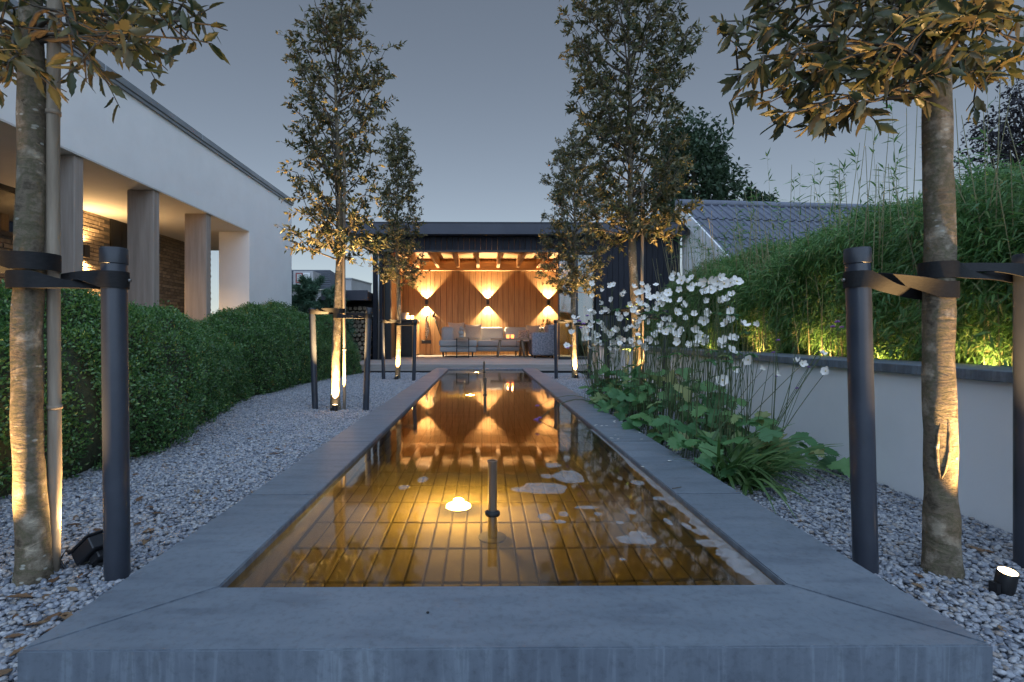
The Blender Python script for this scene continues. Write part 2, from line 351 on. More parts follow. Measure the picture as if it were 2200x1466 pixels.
m_gravel = pebble_mat('gravel_bed', False); m_pebble = pebble_mat('pebble', True)
m_soil = M('soil', (.035, .028, .02), (.06, .05, .035), .95, scale=14, bump=.6)
m_lawn = M('far_ground', (.035, .05, .022), (.06, .075, .035), .95, scale=.8)
m_paver = M('pool_paver', (.20, .15, .075), (.32, .25, .13), .7, scale=9, vary=.14, bump=.1)
m_joint = M('pool_joint', (.035, .026, .016), (.055, .042, .027), .9, scale=60, bump=.3)
m_liner = M('pool_wall', (.10, .085, .055), (.19, .16, .11), .6, scale=14)
m_steel = M('brushed_steel', (.32, .30, .27), (.42, .40, .37), .28, metal=.9, scale=5, stretch=(20, 20, 1))
m_brick = M('brick', (.165, .125, .09), (.32, .255, .18), .85, scale=11, vary=.30, bump=.5, bscale=50, lo=.3, hi=.65)
m_mortar = M('mortar', (.10, .09, .075), (.15, .135, .115), .95, scale=40, bump=.4)
m_rooftile = M('roof_tile', (.075, .085, .115), (.105, .115, .15), .38, scale=5, vary=.08)
m_greyroof = M('slate_roof', (.035, .04, .052), (.06, .066, .08), .6, scale=6)
m_sofa = M('sofa_fabric', (.36, .35, .345), (.44, .43, .42), .9, scale=60, bump=.15, bscale=300, spec=.1)
m_cush = M('cushion_fabric', (.42, .36, .30), (.50, .44, .37), .9, scale=40, bump=.15, bscale=250, spec=.1)
m_cushp = M('cushion_pattern', (.16, .13, .12), (.48, .40, .34), .9, scale=45, spec=.1, lo=.42, hi=.56)
m_chair = M('armchair_velvet', (.14, .15, .20), (.40, .38, .41), .85, scale=28, detail=9, bump=.2, spec=.15, lo=.35, hi=.66)
m_statue = M('statue_stone', (.33, .30, .27), (.45, .42, .38), .8, scale=30, bump=.3)
m_rug = M('rug', (.28, .25, .22), (.38, .35, .31), .95, scale=50, bump=.3)
m_cab = M('cabinet_black', (.012, .012, .013), (.03, .028, .026), .5, scale=24)
m_counter = M('counter_stone', (.10, .10, .10), (.17, .165, .16), .5, scale=30)
m_bowl = M('bowl_ceramic', (.50, .36, .27), (.58, .43, .33), .6, scale=12)
m_pane = pane_mat('window_pane', (.42, .46, .44), .16)
m_clearpane = pane_mat('door_pane', (.62, .66, .62), .10)
m_curtain = M('curtain', (.36, .32, .22), (.46, .41, .30), .9, scale=6, stretch=(20, 20, 1))
m_room = M('room_wall', (.30, .28, .24), (.34, .32, .28), .9, scale=3)
m_bark_log = M('log_bark', (.07, .05, .035), (.13, .10, .07), .9, scale=14)
m_logend = M('log_end', (.13, .10, .07), (.28, .22, .155), .85, scale=12, vary=.3)
m_glow = emit('lamp_glow', (1, .70, .36), 9); m_poolglow = emit('pool_lamp_glow', (1, .80, .42), 60)
m_candle = emit('candle_glow', (1, .62, .25), 5.0); m_redglow = emit('votive_glow', (1, .22, .05), 2.2)
m_towel = M('towel_pattern', (.05, .045, .04), (.62, .57, .5), .9, scale=42, lo=.45, hi=.52)
m_rod = M('rod', (.06, .045, .03), (.12, .09, .06), .8, scale=20)
m_petalfall = m_petal
m_whiteframe = M('white_frame', (.62, .62, .62), (.68, .68, .68), .5)
m_redframe = M('red_frame', (.20, .03, .03), (.26, .05, .04), .5)
m_concrete = M('grey_render', (.30, .29, .29), (.38, .37, .37), .9, scale=2)
m_dark = M('dark_frame', (.012, .012, .013), (.02, .02, .021), .4, scale=5)

# ------------------------------------------------------------------ lamps that the place has
def spot(name, loc, aim, watts, size, blend=.25, rad=.02, col=WARM, parent=None):
    l = bpy.data.lights.new(name, 'SPOT'); l.energy = watts; l.spot_size = R(size); l.spot_blend = blend; l.shadow_soft_size = rad; l.color = col
    o = bpy.data.objects.new(name, l); COL.objects.link(o)
    m = Matrix.Translation(loc) @ (Vector(loc) - Vector(aim)).to_track_quat('Z', 'Y').to_matrix().to_4x4()
    if parent: o.parent = parent; o.matrix_parent_inverse = PM(parent).inverted()
    o.matrix_basis = m; return o
def point(name, loc, watts, rad=.03, col=WARM, parent=None):
    l = bpy.data.lights.new(name, 'POINT'); l.energy = watts; l.shadow_soft_size = rad; l.color = col
    o = bpy.data.objects.new(name, l); COL.objects.link(o)
    if parent: o.parent = parent; o.matrix_parent_inverse = PM(parent).inverted()
    o.matrix_basis = Matrix.Translation(loc); return o

# ================================================================== SETTING: ground, gravel, pool
PXL, PXR, PY0, PY1 = -.632, .736, 1.267, 9.70          # water's edge
CW = .255; OL, OR_, OF = PXL - CW, PXR + CW, PY0 - CW   # coping outer edges
ZC, ZW, ZF = .10, .080, -.15
HX0, HX1, HY0, HY1 = PXL - .06, PXR + .06, PY0 - .06, PY1 + .06
def holed(x0, x1, y0, y1, z):
    m = MB()
    for a in ((x0, HX0, y0, y1), (HX1, x1, y0, y1), (HX0, HX1, y0, HY0), (HX0, HX1, HY1, y1)):
        m.quad((a[0], a[2], z), (a[1], a[2], z), (a[1], a[3], z), (a[0], a[3], z))
    return m
tag(holed(-400, 400, -60, 700, -.012).build('ground', m_lawn), kind='structure')
gv = tag(holed(-3.6, 1.87, -1.5, 10.3, -.004).build('gravel_bed', m_gravel), kind='structure')
# loose pebbles lying on the bed
def pebbles():
    m = MB()
    for a in ((-2.75, OL - .012, .55, 4.2), (-3.2, OL - .012, 4.2, 10.06), (OR_ + .012, 1.865, .55, 9.0), (OL - .012, OR_ + .012, .75, OF - .012)):
        m.quad((a[0], a[2], 0), (a[1], a[2], 0), (a[1], a[3], 0), (a[0], a[3], 0))
    o = m.build('gravel_pebbles', m_pebble); o['kind'] = 'stuff'; tag(o, 'loose rounded grey and white pebbles covering the garden beds', 'gravel')
    ng = bpy.data.node_groups.new('pebble_scatter', 'GeometryNodeTree')
    ng.interface.new_socket('Geometry', in_out='INPUT', socket_type='NodeSocketGeometry'); ng.interface.new_socket('Geometry', in_out='OUTPUT', socket_type='NodeSocketGeometry')
    nd, L = ng.nodes, ng.links.new
    gi, go = nd.new('NodeGroupInput'), nd.new('NodeGroupOutput')
    dp = nd.new('GeometryNodeDistributePointsOnFaces'); dp.distribute_method = 'RANDOM'; dp.inputs['Density'].default_value = 10500; dp.inputs['Seed'].default_value = 4
    L(gi.outputs[0], dp.inputs['Mesh'])
    js = nd.new('GeometryNodeJoinGeometry'); g2 = nd.new('GeometryNodeGeometryToInstance')
    insts = []
    for k in range(5):
        ic = nd.new('GeometryNodeMeshIcoSphere'); ic.inputs['Radius'].default_value = .0070; ic.inputs['Subdivisions'].default_value = 2
        sp = nd.new('GeometryNodeSetPosition'); nz = nd.new('ShaderNodeTexNoise'); nz.noise_dimensions = '4D'; nz.inputs['W'].default_value = 3.7 * k
        nz.inputs['Scale'].default_value = 80; nz.inputs['Detail'].default_value = 1.5
        sb = nd.new('ShaderNodeVectorMath'); sb.operation = 'SUBTRACT'; sb.inputs[1].default_value = (.5, .5, .5); L(nz.outputs['Color'], sb.inputs[0])
        mu = nd.new('ShaderNodeVectorMath'); mu.operation = 'SCALE'; mu.inputs['Scale'].default_value = .009; L(sb.outputs[0], mu.inputs[0])
        L(ic.outputs['Mesh'], sp.inputs['Geometry']); L(mu.outputs[0], sp.inputs['Offset'])
        tr = nd.new('GeometryNodeTransform'); tr.inputs['Scale'].default_value = (1.15, .85 + .05 * k, .52 + .05 * k); L(sp.outputs[0], tr.inputs['Geometry'])
        ss = nd.new('GeometryNodeSetShadeSmooth'); L(tr.outputs[0], ss.inputs[0])
        sm = nd.new('GeometryNodeSetMaterial'); sm.inputs['Material'].default_value = m_pebble; L(ss.outputs[0], sm.inputs[0])
        gt = nd.new('GeometryNodeGeometryToInstance'); L(sm.outputs[0], gt.inputs[0]); insts.append(gt)
    for g in reversed(insts): L(g.outputs[0], js.inputs[0])
    ip = nd.new('GeometryNodeInstanceOnPoints'); ip.inputs['Pick Instance'].default_value = True
    L(dp.outputs['Points'], ip.inputs['Points']); L(js.outputs[0], ip.inputs['Instance'])
    rr = nd.new('FunctionNodeRandomValue'); rr.data_type = 'FLOAT_VECTOR'; rr.inputs[0].default_value = (-.45, -.45, 0); rr.inputs[1].default_value = (.45, .45, 6.28); L(rr.outputs[0], ip.inputs['Rotation'])
    rs = nd.new('FunctionNodeRandomValue'); rs.data_type = 'FLOAT'; rs.inputs[2].default_value = .62; rs.inputs[3].default_value = 1.3; rs.inputs['Seed'].default_value = 9; L(rs.outputs[1], ip.inputs['Scale'])
    st = nd.new('GeometryNodeStoreNamedAttribute'); st.data_type = 'FLOAT'; st.domain = 'INSTANCE'; st.inputs['Name'].default_value = 'peb'
    rv = nd.new('FunctionNodeRandomValue'); rv.data_type = 'FLOAT'; rv.inputs['Seed'].default_value = 21; L(rv.outputs[1], st.inputs['Value'])
    L(ip.outputs[0], st.inputs['Geometry'])
    tl = nd.new('GeometryNodeTranslateInstances'); rz = nd.new('FunctionNodeRandomValue'); rz.data_type = 'FLOAT_VECTOR'; rz.inputs[0].default_value = (0, 0, -.002); rz.inputs[1].default_value = (0, 0, .008); rz.inputs['Seed'].default_value = 5
    L(st.outputs[0], tl.inputs[0]); L(rz.outputs[0], tl.inputs['Translation']); L(tl.outputs[0], go.inputs[0])
    md = o.modifiers.new('scatter', 'NODES'); md.node_group = ng
pebbles()

pool = empty('pool', (.05, 5.4, 0), 'long narrow rectangular pond with bluestone coping and paved bottom', 'pool')
g = .0015
def slab(poly):
    b = bmesh.new(); vs_ = [b.verts.new((x, y, z)) for z in (0, ZC) for x, y in poly]; n = len(poly)
    b.faces.new(vs_[:n][::-1]); b.faces.new(vs_[n:])
    for i in range(n): b.faces.new((vs_[i], vs_[(i+1) % n], vs_[n+(i+1) % n], vs_[n+i]))
    bmesh.ops.recalc_face_normals(b, faces=b.faces)
    bmesh.ops.bevel(b, geom=[e for e in b.edges if all(v.co.z > .05 for v in e.verts)], offset=.003, segments=2, affect='EDGES')
    m = MB(); m.addbm(b); cx = sum(p[0] for p in poly)/n; cy_ = sum(p[1] for p in poly)/n
    m.v = [(x-cx, y-cy_, z) for x, y, z in m.v]
    return m.build('coping_slab', m_stone, pool, mtx=Matrix.Translation((cx, cy_, 0)))
slab([(OL, OF), (OR_, OF), (PXR-g, PY0-g), (PXL+g, PY0-g)])                 # mitred front slab
ys = [PY0] + [2.0 + i for i in range(8)] + [PY1 + .36]
for i in range(len(ys)-1):
    a, b_ = ys[i] + g, ys[i+1] - g
    if i == 0:
        slab([(OL, OF + .004), (PXL, PY0 + .004), (PXL, b_), (OL, b_)]); slab([(OR_, OF + .004), (OR_, b_), (PXR, b_), (PXR, PY0 + .004)])
    else:
        slab([(OL, a), (PXL, a), (PXL, b_), (OL, b_)]); slab([(PXR, a), (OR_, a), (OR_, b_), (PXR, b_)])
slab([(PXL + g, PY1), (PXR - g, PY1), (PXR - g, PY1 + .36), (PXL + g, PY1 + .36)])
lw = MB()
lw.box(PXL-.05, PXL-.006, PY0-.05, PY1+.05, ZF-.05, ZC-.02); lw.box(PXR+.006, PXR+.05, PY0-.05, PY1+.05, ZF-.05, ZC-.02)
lw.box(PXL-.006, PXR+.006, PY0-.05, PY0-.006, ZF-.05, ZC-.02); lw.box(PXL-.006, PXR+.006, PY1+.006, PY1+.05, ZF-.05, ZC-.02)
lw.build('pool_wall', m_liner, pool)
Box('pool_joint_bed', m_joint, pool, PXL-.006, PXR+.006, PY0-.006, PY1+.006, ZF-.04, ZF-.012)
PW, PL, PG = .0565, .222, .006
pav = MB().box(-PW/2+PG/2, PW/2-PG/2, -PL/2+.006, PL/2-.006, -.02, 0, bev=.003).mesh('paver'); pav.materials.append(m_paver)
rest = MB(); cnt = 0; ncol = 24; x0 = (PXL+PXR)/2 - ncol*PW/2; rnp = random.Random(3)
y = PY0 + .05; row = 0
while y < PY1 - .1:
    for c in range(ncol):
        px_ = x0 + (c + .5) * PW + (0.3*PW if row % 2 else 0)*0
        if cnt < 300:
            o = link('paver', pav, None, pool, Matrix.Translation((px_, y + PL/2, ZF + rnp.uniform(-.0015, .0015)))); cnt += 1
        else: rest.box(px_-PW/2+PG/2, px_+PW/2-PG/2, y+.006, y+PL-.006, ZF-.02, ZF + rnp.uniform(-.0015, .0015))
    y += PL; row += 1
rest.build('paver_field', m_paver, pool)['kind'] = 'stuff'
tag(MB().quad((PXL-.004, PY0-.004, ZW), (PXR+.004, PY0-.004, ZW), (PXR+.004, PY1+.004, ZW), (PXL-.004, PY1+.004, ZW)).build('water', m_water), kind='structure')

def murk():
    m, nt, p, out = newmat('pond_murk'); nt.nodes.remove(p); pv = N(nt, 'ShaderNodeVolumePrincipled', Density=.75, Anisotropy=.2); pv.inputs['Color'].default_value = (.90, .80, .50, 1)
    nt.links.new(pv.outputs[0], out.inputs['Volume'])
    o = MB().box(PXL-.003, PXR+.003, PY0-.003, PY1+.003, ZF+.003, ZW-.003).build('pond_murk', m); o['kind'] = 'stuff'; tag(o, 'cloudy brownish water filling the long pond', 'water')
murk()
# fountain pipes and the lamps under the water
for (px, by, lab, lpx, lpy, pw) in ((1058, 1103, 'near', 985, 1085, 8), (1042, 849, 'middle', 1010, 849, 2.2), (1040, 800, 'far', 1024, 800, 2.2)):
    c = onz(px, by, ZW); h = .185
    t = empty('fountain_pipe', (c.x, c.y, ZF), {'near': 'upright bronze fountain pipe with black collar nearest the camera in the pond', 'middle': 'upright steel fountain pipe halfway along the pond', 'far': 'upright steel fountain pipe by the deck at the far pond end'}[lab], 'fountain', 'fountain pipes in the pond')
    MB().lathe((c.x, c.y, ZF), [(.016, 0), (.016, ZW-ZF+h-.008), (.0175, ZW-ZF+h-.006), (.0175, ZW-ZF+h), (.013, ZW-ZF+h), (.013, ZW-ZF+h-.03)], 20).build('pipe', m_steel, t, 'auto')
    MB().lathe((c.x, c.y, ZW-.02), [(.0165, 0), (.025, 0), (.027, .012), (.026, .026), (.0165, .03)], 18).build('collar', m_black, t, 'auto')
    MB().lathe((c.x, c.y, ZF), [(.0, 0), (.05, 0), (.05, .012), (.016, .014)], 18).build('base', m_black, t, 'auto')
    q = under(lpx, lpy, ZW, ZF + .06)
    t = empty('pond_lamp', (q.x, q.y, ZF), 'round lit lamp under the water beside the %s fountain pipe' % lab, 'lamp', 'lamps under the pond water')
    MB().lathe((q.x, q.y, ZF), [(0, 0), (.03, 0), (.03, .012), (.02, .016), (.02, .03), (.044, .036), (.046, .046)], 18).build('housing', m_black, t, 'auto')
    MB().lathe((q.x, q.y, ZF+.044), [(0, 0), (.05, 0), (.048, .014), (.026, .03), (0, .034)], 18).build('lens', m_poolglow, t, True)
    point('pond_light', (q.x, q.y, ZF+.115), pw, .02, (1, .72, .32), t)

# foam on the water
rf = random.Random(11)
def blob(cx, cy_, rx, ry, seed, z, n=26, am=.38):
    return [(cx + rx*math.cos(a)*(1+am*noise.noise((math.cos(a)*1.6+seed, math.sin(a)*1.6, seed*.7))), cy_ + ry*math.sin(a)*(1+am*noise.noise((math.cos(a)*1.6, seed, math.sin(a)*1.6)))) for a in [2*math.pi*i/n for i in range(n)]]
fo = [(1225,1025,34,13),(1165,1050,50,12),(1115,1053,14,5),(1187,1000,17,5),(1175,1024,13,4),(1370,1038,13,6),(1415,1072,14,4),(1210,1105,11,5),(1355,1100,10,6),(1435,1122,8,7),(1475,1131,8,8),
      (1170,1112,15,7),(1368,1160,42,11),(1368,1147,20,5),(1505,1144,17,7),(1525,1168,28,8),(1562,1190,24,9),(1592,1218,22,18),(908,1031,11,6),(867,1048,11,5),(1258,1091,24,3),(1332,1124,9,3),(1284,1105,8,4),(1203,1122,12,4),(1337,1203,7,2)]
for i, (px, py, rx, ry) in enumerate(fo):
    c = onz(px, py, ZW); k = (EYE-ZW)/(py-CY); sx = rx*k; sy = ry*k*F/(py-CY)
    pl = blob(c.x, c.y, sx, sy, i*1.7, ZW)
    lab = {0: 'broad frilled foam patch, the farthest big one on the pond', 1: 'long flat foam patch just right of the near fountain pipe', 12: 'broad foam patch on the near right part of the pond'}.get(i)
    if lab is None: lab = 'small foam fleck ' + ('left of the near fountain pipe' if px < 1000 else 'close to the right pond edge' if px > 1460 else 'between the near fountain pipe and the big foam patches' if px < 1240 else 'among the big foam patches on the right half of the pond')
    tag(MB().prism(pl, ZW+.0006, ZW+.002).build('foam_patch', m_foam), lab, 'foam', 'foam patches on the pond')
pl = []
for i in range(120):
    Y = 1.30 + i*.0185; w = .012 + .042*max(0, 1-(Y-1.3)/1.5) * (1 + 1.0*noise.noise((Y*9, 2.2, .4)) + .5*noise.noise((Y*25, 1, 3)))
    pl.append((PXR-.008-max(.008, w), Y))
pl = [(PXR-.005, 1.30)] + [(PXR-.005, 1.30+119*.0185)] + pl[::-1]
tag(MB().prism(pl, ZW+.0006, ZW+.0018).build('foam_strip', m_foam), 'wavy pale foam film along the right inner edge of the pond', 'foam')

# ================================================================== garden wall on the right and the bed behind it
WX, WE = 1.88, 9.0
gw = empty('garden_wall', (WX+.1, 4, 0), 'low white rendered garden wall with dark stone cap', 'wall')
Box('wall_body', m_wallplaster, gw, WX, WX+.2, -1.2, WE, -.01, .535)
y = -1.2
while y < WE - .05:
    y2 = min(y + 1.0, WE + .02)
    MB().box(WX-.03, WX+.29, y+.0015, y2-.0015, .5352, .577, bev=.003).build('cap_slab', m_stone, gw); y = y2
tag(MB().box(WX+.205, 6.5, -1.2, WE-.3, -.01, .44).build('planting_bed', m_soil), kind='structure')

# ================================================================== deck and garden room
DZ, DF, PFY, PBY = .16, 10.10, 12.2, 15.3
LX, RX, GX0, GX1 = -2.32, 4.59, 1.76, 2.62
deck = empty('deck', (0, 11, 0), 'low grey timber deck in front of the garden room', 'deck')
y = DF + .03
while y < PFY - .02:
    MB().box(-2.85, 2.9, y, min(y+.143, PFY), DZ-.03, DZ, bev=.003).build('deck_board', m_deck, deck); y += .147
MB().box(-2.85, 2.9, DF, DF+.028, DZ-.125, DZ+.001, bev=.002).build('edge_board', m_deck, deck)
Box('substructure', m_black, deck, -2.8, 2.85, DF+.06, PFY+.02, -.005, DZ-.034)

room = empty('garden_room', (1, 13.5, 0), 'black clad garden room with open lit lounge and flat roof', 'garden room')
rp = random.Random(5)
x = LX
while x < GX1 + .3:                                            # back wall planks
    w = .168 if rp.random() < .8 else .13; x2 = min(x + w, 2.95)
    if x2 - x > .02: MB().box(x+.004, x2-.004, PBY+rp.uniform(-.004, .003), PBY+.03, DZ, 2.95, bev=.004).build('wall_plank', m_cedar, room)
    x = x2
y = PFY + .25
while y < PBY - .02:                                           # left side planks
    y2 = min(y+.168, PBY-.01)
    MB().box(LX-.03, LX+rp.uniform(-.003, .003), y+.002, y2-.002, DZ, 2.95, bev=.004).build('wall_plank', m_cedar, room); y = y2
Box('right_wall', m_cedar, room, 2.92, 2.98, PFY+.06, PBY-.01, DZ-.02, 2.95)
y = PFY + .02
while y < PBY:                                                 # ceiling boards across
    y2 = min(y+.19, PBY+.03)
    MB().box(LX-.03, 2.95, y+.0015, y2-.0015, 2.952, 2.975).build('ceiling_board', m_cedarx, room); y = y2
for X in (-1.86, -1.28, -.71, -.135, .44, 1.015, 1.585, 2.15):
    MB().box(X-.042, X+.042, PFY+.06, PBY-.12, 2.68, 2.95, bev=.004).build('joist', m_cedary, room)
MB().box(LX, 2.92, PBY-.115, PBY-.012, 2.60, 2.86, bev=.005).build('beam', m_cedarx, room)
y = PFY + .02
while y < PBY:                                                 # floor inside
    y2 = min(y+.147, PBY+.02)
    MB().box(LX-.03, 2.95, y+.0015, y2-.0015, DZ-.03, DZ-.002).build('floor_board', m_deck, room); y = y2
Box('outer_back', m_clad, room, -2.6, RX, PBY+.04, PBY+.12, -.01, 3.0)
Box('outer_left', m_clad, room, -2.50, LX-.034, PFY+.24, PBY+.035, -.01, 3.0)
# roof edge
MB().box(-3.15, 4.70, PFY-.30, PFY-.06, 3.01, 3.27, bev=.006).build('fascia', m_fascia, room)
Box('roof_deck', m_black, room, -3.13, 4.68, PFY-.06, PBY+.5, 3.02, 3.25)
Box('roof_trim', m_fascia, room, -3.17, 4.72, PFY-.32, PFY-.04, 3.2702, 3.285)
x = LX - .2
while x < GX1:
    MB().box(x+.003, min(x+.13, GX1)-.003, PFY-.02, PFY+.005, 2.70, 3.01, bev=.003).build('cladding_board', m_clad, room); x += .13
Box('opening_header', m_dark, room, LX-.2, GX1, PFY-.025, PFY+.05, 2.655, 2.70)
x = GX1
while x < RX - .03:
    x2 = min(x+.132, RX)
    MB().box(x+.003, x2-.003, PFY-.02, PFY+.005, .10, 3.01, bev=.003).build('cladding_board', m_clad, room); x = x2
Box('cladding_backing', m_dark, room, GX1+.01, RX, PFY+.006, PFY+.05, .05, 3.0)
Box('corner_post', m_clad, room, -2.54, LX-.0, PFY-.03, PFY+.18, DZ-.12, 3.0, bev=.004)
Box('inner_post', m_dark, room, LX+.002, LX+.15, PFY+.24, PFY+.36, DZ, 2.95, bev=.003)
MB().tube([(LX-.08, PFY-.06, DZ), (LX-.08, PFY-.06, 3.0)], .022, 10).build('rain_pipe', m_steel, room, True)
# glass sliding doors with frames
for k, (a, b) in enumerate(((GX0, 2.20), (2.20, GX1))):
    yy = PFY + .03 + .06*k
    d = MB()
    for bx in ((a, a+.03, DZ, 2.655), (b-.03, b, DZ, 2.655)): d.box(bx[0], bx[1], yy, yy+.04, bx[2], bx[3])
    d.box(a+.03, b-.03, yy, yy+.04, DZ, DZ+.06); d.box(a+.03, b-.03, yy, yy+.04, 2.60, 2.655)
    dd = d.build('glass_door', m_dark, room)
    MB().box(a+.03, b-.03, yy+.015, yy+.022, DZ+.06, 2.60).build('pane', m_clearpane, dd)
Box('partition', m_room, room, GX1-.02, GX1, PFY+.14, PBY-.01, DZ, 2.95)
# wall lamps, each throwing a cone up and a cone down
for px, w in ((917, 'left of the sofa'), (1048, 'above the middle of the sofa'), (1178, 'at the glass door side')):
    p = aty(px, 650, PBY); X, Z = p.x, p.z
    t = empty('wall_lamp', (X, PBY-.05, Z), 'small dark up and down wall lamp ' + w, 'lamp', 'wall lamps on the timber back wall')
    m = MB().box(X-.04, X+.04, PBY-.105, PBY-.098, Z-.06, Z+.06).box(X-.04, X+.04, PBY-.027, PBY-.006, Z-.06, Z+.06).box(X-.04, X-.034, PBY-.098, PBY-.027, Z-.06, Z+.06).box(X+.034, X+.04, PBY-.098, PBY-.027, Z-.06, Z+.06)
    m.build('housing', m_dark, t)
    Box('lens', m_glow, t, X-.02, X+.02, PBY-.08, PBY-.04, Z-.012, Z+.012)
    for s in (1, -1): spot('lamp_beam', (X, PBY-.072, Z+s*.058), (X, PBY-.066, Z+s), 150, 94, .38, .012, (1, .77, .46), t)
# furniture -----------------------------------------------------------------
def soft(name, mat, parent, x0, x1, y0, y1, z0, z1, bev, tilt=0, rz=0):
    c = Vector(((x0+x1)/2, (y0+y1)/2, (z0+z1)/2)); b = bmesh.new(); bmesh.ops.create_cube(b, size=1)
    for v in b.verts: v.co = Vector((v.co.x*(x1-x0), v.co.y*(y1-y0), v.co.z*(z1-z0)))
    bmesh.ops.bevel(b, geom=list(b.edges), offset=bev, segments=4, affect='EDGES', profile=.5)
    m = MB(); m.addbm(b, Matrix.Translation(c) @ Matrix.Rotation(rz, 4, 'Z') @ Matrix.Rotation(tilt, 4, 'X'))
    return m.build(name, mat, parent, True)
sf = empty('corner_sofa', (0, 14.3, DZ), 'light grey corner sofa with chaise against the timber wall', 'sofa')
S0, S1 = aty(943, 700, 13.6).x, aty(1025, 700, 13.6).x
soft('chaise_base', m_sofa, sf, S0+.02, S1-.02, 13.62, 14.95, DZ+.13, DZ+.27, .03)
soft('chaise_seat', m_sofa, sf, S0, S1, 13.58, 14.95, DZ+.27, DZ+.45, .06)
soft('base', m_sofa, sf, S1-.02, 1.75, 14.22, 15.0, DZ+.13, DZ+.26, .03)
soft('seat', m_sofa, sf, S1, .93, 14.18, 15.0, DZ+.26, DZ+.44, .05); soft('seat', m_sofa, sf, .93, 1.78, 14.18, 15.0, DZ+.26, DZ+.44, .05)
soft('armrest', m_sofa, sf, S0, S0+.34, 14.05, 15.0, DZ+.30, DZ+.80, .09, rz=.05)
for a, b in ((S0+.2, S1-.08), (S1-.06, .60), (.61, 1.35), (1.36, 1.80)):
    soft('back_cushion', m_sofa, sf, a+.01, b-.01, 14.88, 15.12, DZ+.36, DZ+.80, .07, R(-8))
for X, Y in ((S0+.1, 13.72), (S1-.12, 13.72), (S0+.1, 14.8), (.9, 14.32), (1.6, 14.32)):
    MB().tube([(X, Y, DZ), (X, Y, DZ+.16)], [.018, .028], 8).build('leg', m_dark, sf, True)
def cushion(cx, cy_, cz, w, h, tilt, rz, mat, label, nm='cushion'):
    b = bmesh.new(); bmesh.ops.create_grid(b, x_segments=10, y_segments=10, size=.5); pts = []
    m = MB()
    for s in (1, -1):
        k = len(m.v)
        for v in b.verts:
            x, y = v.co.x*2, v.co.y*2; th = .11*(1-x*x)**.5*(1-y*y)**.5 if abs(x) < 1 and abs(y) < 1 else 0
            e = 1 - .10*(1-(x*x if abs(y) > abs(x) else y*y)); m.v.append((x*w/2*e, s*th*.62, y*h/2*e))
        for f in b.faces: m.f.append(tuple(k + v.index for v in f.verts))
    b.free()
    M4 = Matrix.Translation((cx, cy_, cz)) @ Matrix.Rotation(rz, 4, 'Z') @ Matrix.Rotation(tilt, 4, 'X')
    m.v = [tuple(M4 @ Vector(v)) for v in m.v]
    return tag(m.build(nm, mat, None, True), label, 'cushion', 'cushions on the corner sofa')
cushion(S0+.42, 14.74, DZ+.69, .52, .52, R(-18), R(28), m_cush, 'beige cushion leaning on the chaise armrest')
cushion(S1-.12, 14.76, DZ+.66, .48, .46, R(-16), 0, m_cush, 'beige cushion on the chaise beside the stone bust')
p = aty(1124, 718, 14.55); cushion(p.x, 14.55, DZ+.58, .30, .30, R(-20), R(-20), m_cushp, 'small patterned cushion behind the votive candles')
p = aty(1143, 715, 14.70); cushion(p.x, 14.70, DZ+.65, .44, .44, R(-18), R(-30), m_cush, 'beige cushion tilted in the sofa corner by the armchair')
# armchair
A0, A1 = aty(1143, 740, 13.05).x, aty(1190, 740, 13.05).x + .08
ac = empty('armchair', ((A0+A1)/2, 13.4, DZ), 'mottled blue grey velvet armchair turned sideways beside the glass door', 'armchair')
soft('side', m_chair, ac, A0, A1, 13.05, 13.25, DZ+.06, DZ+.64, .05); soft('side', m_chair, ac, A0, A1, 13.75, 13.95, DZ+.06, DZ+.64, .05)
soft('seat', m_chair, ac, A0+.02, A1-.18, 13.23, 13.77, DZ+.08, DZ+.44, .05); soft('backrest', m_chair, ac, A1-.22, A1+.02, 13.06, 13.94, DZ+.10, DZ+.84, .06)
for X in (A0+.08, A1-.1):
    for Y in (13.13, 13.87): MB().tube([(X, Y, DZ), (X, Y, DZ+.08)], [.025, .032], 8).build('leg', m_dark, ac, True)
# side table with stone bust
T0, T1 = aty(980, 724, 13.3).x, aty(1008, 724, 13.3).x; tz = aty(990, 725, 13.3).z
st_ = empty('side_table', ((T0+T1)/2, 13.35, DZ), 'slim dark metal side table in front of the chaise', 'table')
Box('table_top', m_tablewood, st_, T0, T1, 13.2, 13.5, tz-.03, tz, bev=.003)
for X in (T0+.012, T1-.012):
    for Y in (13.215, 13.485): MB().box(X-.008, X+.008, Y-.008, Y+.008, DZ, tz-.03).build('leg', m_dark, st_)
Box('foot_rail', m_dark, st_, T0+.02, T1-.02, 13.207, 13.223, DZ+.24, DZ+.255)
sx = aty(991, 712, 13.35).x
bs = MB().box(sx-.05, sx+.05, 13.30, 13.40, tz, tz+.05, bev=.004); bs.ball((sx, 13.35, tz+.11), .065, 2, (1.1, .7, .9)); bs.ball((sx-.012, 13.345, tz+.225), .05, 2, (.85, .95, 1.15)); bs.tube([(sx, 13.35, tz+.13), (sx-.006, 13.35, tz+.2)], .028, 8); bs.ball((sx+.045, 13.35, tz+.20), .035, 1); bs.ball((sx-.058, 13.34, tz+.15), .03, 1)
tag(bs.build('stone_bust', m_statue, None, True), 'small weathered stone bust standing on the side table', 'statue')
